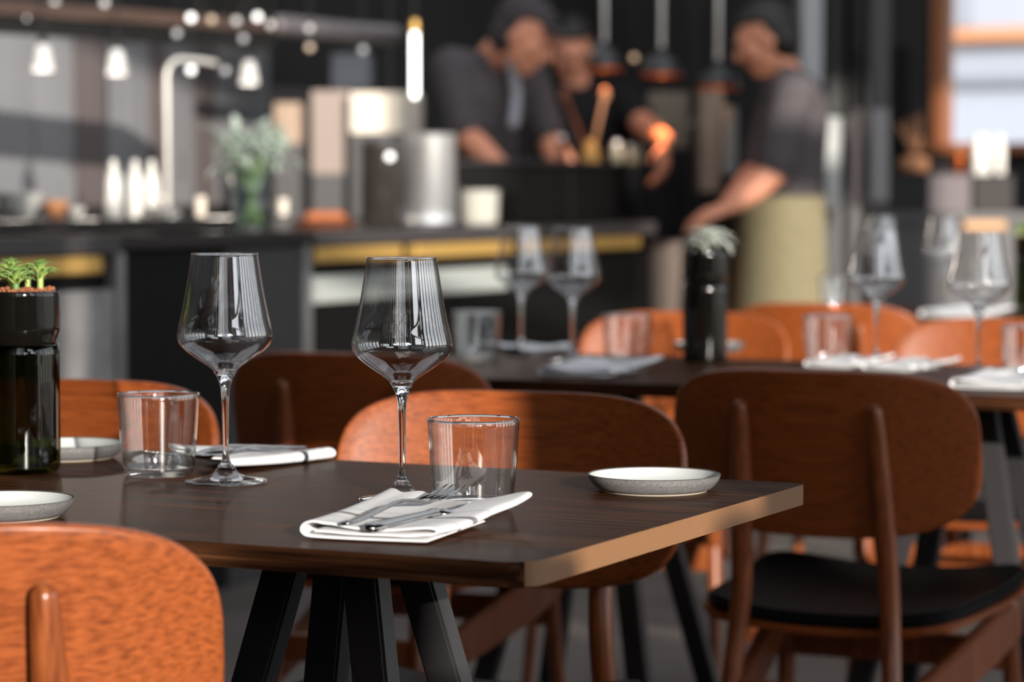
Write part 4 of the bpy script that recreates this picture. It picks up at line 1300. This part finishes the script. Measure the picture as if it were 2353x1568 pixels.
# ================================================================== people
def limb(bm, p0, p1, r0, r1, flat=1.0, fdir=None, n=18):
    """tapered rounded limb; flat squashes the section along fdir"""
    p0, p1 = Vector(p0), Vector(p1)
    t = (p1 - p0); L = t.length
    if L < 1e-6: t = Vector((0, 0, 1))
    t.normalize()
    f = Vector(fdir) if fdir is not None else (Vector((0, 1, 0)) if abs(t.y) < .9 else Vector((1, 0, 0)))
    y = (f - t*f.dot(t)).normalized(); x = y.cross(t)
    rings = []
    st = [(p0 - t*r0*math.sin(a), r0*math.cos(a)) for a in (R(80), R(55), R(30))]
    st += [(p0 + (p1-p0)*k/6, r0 + (r1-r0)*k/6) for k in range(7)]
    st += [(p1 + t*r1*math.sin(a), r1*math.cos(a)) for a in (R(30), R(55), R(80))]
    b = bmesh.new()
    for c, r in st:
        rings.append([b.verts.new(c + x*r*math.cos(2*PI*i/n) + y*flat*r*math.sin(2*PI*i/n)) for i in range(n)])
    for p, q in zip(rings, rings[1:]):
        for i in range(n):
            j = (i+1) % n
            b.faces.new((p[i], p[j], q[j], q[i]))
    b.faces.new(list(reversed(rings[0]))); b.faces.new(rings[-1])
    bmesh.ops.recalc_face_normals(b, faces=b.faces)
    merge(bm, b)

cone_capsule = limb

def remeshed(name, bm, m, parent=None, voxel=.007, smooth=6):
    me = bpy.data.meshes.new(name); bm.to_mesh(me); bm.free()
    o = bpy.data.objects.new(name, me); C.objects.link(o)
    a = o.modifiers.new('r', 'REMESH'); a.mode = 'VOXEL'; a.voxel_size = voxel
    s = o.modifiers.new('s', 'SMOOTH'); s.factor = .5; s.iterations = smooth
    dg = bpy.context.evaluated_depsgraph_get(); ev = o.evaluated_get(dg)
    m2 = bpy.data.meshes.new_from_object(ev); o.modifiers.clear(); o.data = m2
    bpy.data.meshes.remove(me)
    m2.name = name; m2.materials.clear(); m2.materials.append(m)
    m2.polygons.foreach_set('use_smooth', [True]*len(m2.polygons))
    o.parent = parent
    return o

def hand(bm, wrist, direction, palm_n, s=1.0, curl=.5):
    """palm and five bent fingers; palm_n points out of the palm"""
    d = Vector(direction).normalized(); n = Vector(palm_n); n = (n - d*n.dot(d)).normalized(); x = d.cross(n)
    w_ = Vector(wrist)
    for k in range(4):
        off = (-1.5 + k)*.019*s
        kn = w_ + d*.092*s + x*off
        cone_capsule(bm, w_ + d*.015*s + x*off*.55, kn, .0145*s, .0115*s, n=10)
        L = (.040, .046, .043, .034)[k]*s
        d1 = (d*math.cos(curl*.6) + n*math.sin(curl*.6)); d2 = (d*math.cos(curl*1.5) + n*math.sin(curl*1.5))
        a = kn + d1*L; cone_capsule(bm, kn, a, .0100*s, .0092*s, n=10)
        b = a + d2*L*.85; cone_capsule(bm, a, b, .0092*s, .0076*s, n=10)
    th0 = w_ + d*.03*s - x*.024*s; th1 = th0 + (d*.6 - x*.7 + n*.35).normalized()*.042*s
    cone_capsule(bm, th0, th1, .014*s, .0115*s, n=10)
    cone_capsule(bm, th1, th1 + (d*.9 - x*.2 + n*.5).normalized()*.034*s, .0112*s, .0085*s, n=10)

def head(bm, c, face, up, s=1.0):
    """skull, jaw, nose, brow, lips, ears; face and up give the way it looks"""
    f = Vector(face).normalized(); u = Vector(up); u = (u - f*u.dot(f)).normalized(); r = f.cross(u)
    Mx = Matrix((r, f, u)).transposed().to_4x4()
    c = Vector(c)
    def at(x, y, z): return c + r*x*s + f*y*s + u*z*s
    def el(x, y, z, a, b_, d_): ellipsoid(bm, at(x, y, z), (a*s, b_*s, d_*s), Mx, 18)
    el(0, -.012, .030, .076, .094, .088)
    el(0, .022, -.030, .062, .070, .082)
    el(0, .052, -.088, .032, .030, .026)
    cone_capsule(bm, at(0, .086, .014), at(0, .107, -.022), .010*s, .015*s, n=10)
    el(0, .080, .028, .056, .016, .014)
    el(0, .084, -.056, .024, .013, .011)
    for k in (-1, 1):
        el(k*.076, -.010, -.006, .010, .022, .034)
        el(k*.045, .055, -.018, .024, .026, .022)
        el(k*.030, .083, .012, .011, .008, .008)

def eyes(parent, c, face, up, s=1.0):
    f = Vector(face).normalized(); u = Vector(up); u = (u - f*u.dot(f)).normalized(); r = f.cross(u)
    for k in (-1, 1):
        bm = bmesh.new(); ellipsoid(bm, Vector(c) + r*k*.030*s + f*.088*s + u*.012*s, (.009*s,)*3)
        obj('eye', bm, M_hair, parent)

def hair_cap(name, c, face, up, m, parent, s=1.0, z0=.012, grow=.012, back=.05):
    f = Vector(face).normalized(); u = Vector(up); u = (u - f*u.dot(f)).normalized(); r = f.cross(u)
    Mx = Matrix((r, f, u)).transposed().to_4x4()
    bm = bmesh.new()
    ellipsoid(bm, Vector(c) + f*-.020*s + u*.040*s, ((.078+grow)*s, (.094+grow)*s, (.086+grow)*s), Mx, 20)
    ellipsoid(bm, Vector(c) + f*-.052*s + u*-.012*s, ((.070+grow)*s, (.056+grow)*s, (.082)*s), Mx, 20)
    for v in list(bm.verts):                     # keep the face free
        q = v.co - Vector(c)
        fy, uz = q.dot(f)/s, q.dot(u)/s
        if uz < z0 + .045 and fy > -.015:
            v.co += f*(-.015 - fy)*s*1.0
    return remeshed(name, bm, m, parent, .006, 4)

def person(label, P, shirt_m, pants_m, sleeve=1.0, q=1.1):
    """P: joint positions in world space; q scales the girth"""
    def cone_capsule(bm, p0, p1, r0, r1, flat=1.0, fdir=None, n=18):
        return limb(bm, p0, p1, r0*q, r1*q, flat, fdir, n)
    g = bpy.data.objects.new('person', None); C.objects.link(g); tag(g, label, 'person')
    base = Vector((P['pelvis'].x, P['pelvis'].y, 0))
    L = {k: (v.copy() if k in ('face', 'up', 'front') or k[:3] in ('hd_', 'pn_') else v - base) for k, v in P.items()}
    g.location = base
    fw = L['front']
    bm = bmesh.new()
    head(bm, L['head'], L['face'], L['up'], q)
    cone_capsule(bm, L['neck'], L['head'] - L['up'].normalized()*.05 - L['face'].normalized()*.02, .058, .052)
    cone_capsule(bm, L['pelvis'], L['chest'], .150, .165, .66, fw)
    cone_capsule(bm, L['chest'], L['neck'], .155, .062, .66, fw)
    for s in 'ab':
        sh_, el_, wr = L['sh_'+s], L['el_'+s], L['wr_'+s]
        cone_capsule(bm, L['chest'] + (L['neck']-L['chest'])*.45, sh_, .085, .062)
        cone_capsule(bm, sh_, el_, .056, .043); cone_capsule(bm, el_, el_ + (wr-el_)*.35, .043, .044); cone_capsule(bm, el_ + (wr-el_)*.35, wr, .044, .028)
        hand(bm, wr, L['hd_'+s], L['pn_'+s], q, .6)
        hp, kn, ft = L['hip_'+s], L['kn_'+s], L['ft_'+s]
        cone_capsule(bm, hp, kn, .088, .058); cone_capsule(bm, kn, kn + (ft-kn)*.3, .056, .058); cone_capsule(bm, kn + (ft-kn)*.3, ft + Vector((0, 0, .06)), .056, .038)
        cone_capsule(bm, ft + Vector((0, 0, .042)), ft + fw*.17 + Vector((0, 0, .036)), .042, .034)
    remeshed('body', bm, M_skin, g, .0075, 5)
    eyes(g, L['head'], L['face'], L['up'], q)
    bm = bmesh.new()
    cone_capsule(bm, L['pelvis'] + Vector((0, 0, -.02)), L['chest'], .166, .180, .68, fw)
    cone_capsule(bm, L['chest'], L['chest'] + (L['neck']-L['chest'])*.86, .172, .078, .68, fw)
    for s in 'ab':
        sh_, el_ = L['sh_'+s], L['el_'+s]
        cone_capsule(bm, L['chest'] + (L['neck']-L['chest'])*.45, sh_, .098, .076)
        cone_capsule(bm, sh_, sh_ + (el_-sh_)*sleeve, .074, .062)
    remeshed('shirt', bm, shirt_m, g, .009, 5)
    bm = bmesh.new()
    cone_capsule(bm, L['pelvis'] + Vector((0, 0, .05)), L['pelvis'] - Vector((0, 0, .05)), .160, .165, .72, fw)
    for s in 'ab':
        hp, kn, ft = L['hip_'+s], L['kn_'+s], L['ft_'+s]
        cone_capsule(bm, hp, kn, .104, .078); cone_capsule(bm, kn, ft + Vector((0, 0, .08)), .076, .062)
    remeshed('trousers', bm, pants_m, g, .010, 4)
    for s in 'ab':
        ft = L['ft_'+s]
        bm = bmesh.new(); cone_capsule(bm, ft + Vector((0, 0, .048)), ft + fw*.19 + Vector((0, 0, .046)), .050, .044); remeshed('shoe', bm, M_black, g, .009, 3)
    return g, L

def apron(name, L, fw, m, g, top, bottom, r0, r1):
    bm = bmesh.new(); cone_capsule(bm, top, bottom, r0, r1, .78, fw)
    return remeshed(name, bm, m, g, .010, 3)

V = Vector
def joints(d, **kw):
    return {k: W(v[0], v[1], d + (v[2] if len(v) > 2 else 0)) for k, v in kw.items()}

# near chef: bends over the counter, head turned down towards the station
d1 = 10.05
P = joints(d1, head=(1207, 86, -.22), neck=(1136, 128, -.12), chest=(1118, 250, -.03), pelvis=(1100, 500, .14), sh_a=(1040, 158, -.10), el_a=(1072, 312, -.18), wr_a=(1164, 398, -.34),
           sh_b=(1210, 180, .02), el_b=(1262, 310, -.02), wr_b=(1296, 420, -.06))
P['face'] = V((.80, -.34, -.50)); P['up'] = V((.45, -.12, .80)); P['front'] = V((.80, -.60, 0)).normalized()
P['hd_a'] = V((.35, -.25, -.85)); P['pn_a'] = V((.8, .2, 0)); P['hd_b'] = V((.4, -.2, -.8)); P['pn_b'] = V((-.8, 0, 0))
for s, o in (('a', -.10), ('b', .10)):
    q = P['pelvis'] + V((.5, .5, 0)).normalized()*o
    P['hip_'+s] = V((q.x, q.y, .90)); P['kn_'+s] = V((q.x + .02, q.y - .02, .48)); P['ft_'+s] = V((q.x, q.y + .02, 0))
g1, L = person('person in charcoal chef shirt and dark cap bending over the counter beside the steel pot', P, M_shirt, M_denim, .86)
hair_cap('cap', L['head'], L['face'], L['up'], mat('dark_cap', srgb(52, 46, 48), .8), g1, 1.1, .02, .014)
bm = bmesh.new(); f = L['face'].normalized(); u = (L['up'] - f*L['up'].dot(f)).normalized()
ellipsoid(bm, L['head'] + f*.093 + u*.070, (.075, .055, .013), Matrix((f.cross(u), f, u)).transposed().to_4x4(), 16); obj('cap_brim', bm, mat('cap_brim_cloth', srgb(52, 46, 48), .8), g1)
apron('apron', L, L['front'], mat('dark_apron', srgb(30, 28, 28), .8), g1, L['pelvis'] + V((.04, -.03, .12)), V((L['pelvis'].x + .05, L['pelvis'].y - .04, .50)), .19, .20)
bm = bmesh.new(); tube(bm, bez([tuple(L['neck'] + V((.06, -.11, -.03))), tuple(L['chest'] + V((.11, -.16, .06))), tuple(L['chest'] + V((.10, -.17, -.06)))], 5), .020, 10); obj('apron_strap', bm, mat('grey_strap', srgb(150, 150, 158), .8), g1)

# second chef, mostly hidden: face and an arm reaching under the lamp
d2 = 10.75
P = joints(d2, head=(1310, 118), neck=(1326, 194), chest=(1352, 315), pelvis=(1362, 520, .1), sh_a=(1268, 230), el_a=(1280, 350, -.10), wr_a=(1322, 412, -.2), sh_b=(1430, 226), el_b=(1480, 290, -.26), wr_b=(1528, 322, -.60))
P['face'] = V((.18, -.85, -.40)); P['up'] = V((0, -.2, .95)); P['front'] = V((.1, -1, 0)).normalized()
P['hd_a'] = V((.3, -.5, -.4)); P['pn_a'] = V((0, 0, -1)); P['hd_b'] = V((-.05, -.12, -1)); P['pn_b'] = V((-.8, .3, 0))
for s, o in (('a', -.10), ('b', .10)):
    q = P['pelvis']
    P['hip_'+s] = V((q.x + o, q.y, .88)); P['kn_'+s] = V((q.x + o, q.y - .03, .47)); P['ft_'+s] = V((q.x + o, q.y, 0))
g2, L = person('person in black behind the station reaching a hand under the glowing heat lamp', P, M_shirt_black, M_black, .72)
hair_cap('hair', L['head'], L['face'], L['up'], M_hair, g2, 1.1, .012, .012)
bm = bmesh.new(); cone_capsule(bm, L['head'] + V((.02, .09, .02)), L['neck'] + V((.02, .12, -.02)), .04, .03); remeshed('ponytail', bm, M_hair, g2, .007, 4)

# far chef at the counter end, in profile
d3 = 9.9
P = joints(d3, head=(1758, 92), neck=(1802, 166, .02), chest=(1822, 280, .03), pelvis=(1812, 456, .04), sh_a=(1826, 216, -.17), el_a=(1780, 396, -.20), wr_a=(1686, 472, -.24),
           sh_b=(1800, 212, .19), el_b=(1744, 392, .16), wr_b=(1668, 478, -.06))
P['face'] = V((-.88, .10, -.36)); P['up'] = V((-.28, 0, .90)); P['front'] = V((-1, .05, 0)).normalized()
P['hd_a'] = V((-.85, -.05, -.30)); P['pn_a'] = V((-.2, .3, -.9)); P['hd_b'] = V((-.85, -.15, -.25)); P['pn_b'] = V((-.2, -.2, -.9))
for s, o in (('a', -.09), ('b', .09)):
    q = P['pelvis']
    P['hip_'+s] = V((q.x - .01, q.y + o, .92)); P['kn_'+s] = V((q.x - .02, q.y + o, .50)); P['ft_'+s] = V((q.x + .02, q.y + o, 0))
g3, L = person('person in grey shirt and khaki apron standing in profile by the black door posts', P, M_shirt, M_khaki, .88)
hair_cap('hair', L['head'], L['face'], L['up'], M_hair, g3, 1.1, .012, .010)
# the apron wraps round the front and sides
bm = bmesh.new()
n = 30
def ring(z, rx, ry, cx):
    return [(cx + rx*math.cos(a), ry*math.sin(a), z) for a in [R(180) + R(-135 + 270*i/n) for i in range(n+1)]]
pz = L['pelvis'].z
rows = [ring(pz + .01 - (pz - .40)*t, .175 + .03*t, .235 + .03*t, L['pelvis'].x - .01) for t in (0, .1, .3, .5, .7, .9, 1)]
VV = [[bm.verts.new(p) for p in r_] for r_ in rows]
for a_, b_ in zip(VV, VV[1:]):
    for i in range(n): bm.faces.new((a_[i], a_[i+1], b_[i+1], b_[i]))
bmesh.ops.solidify(bm, geom=bm.faces, thickness=.006)
obj('apron', bm, M_khaki, g3)
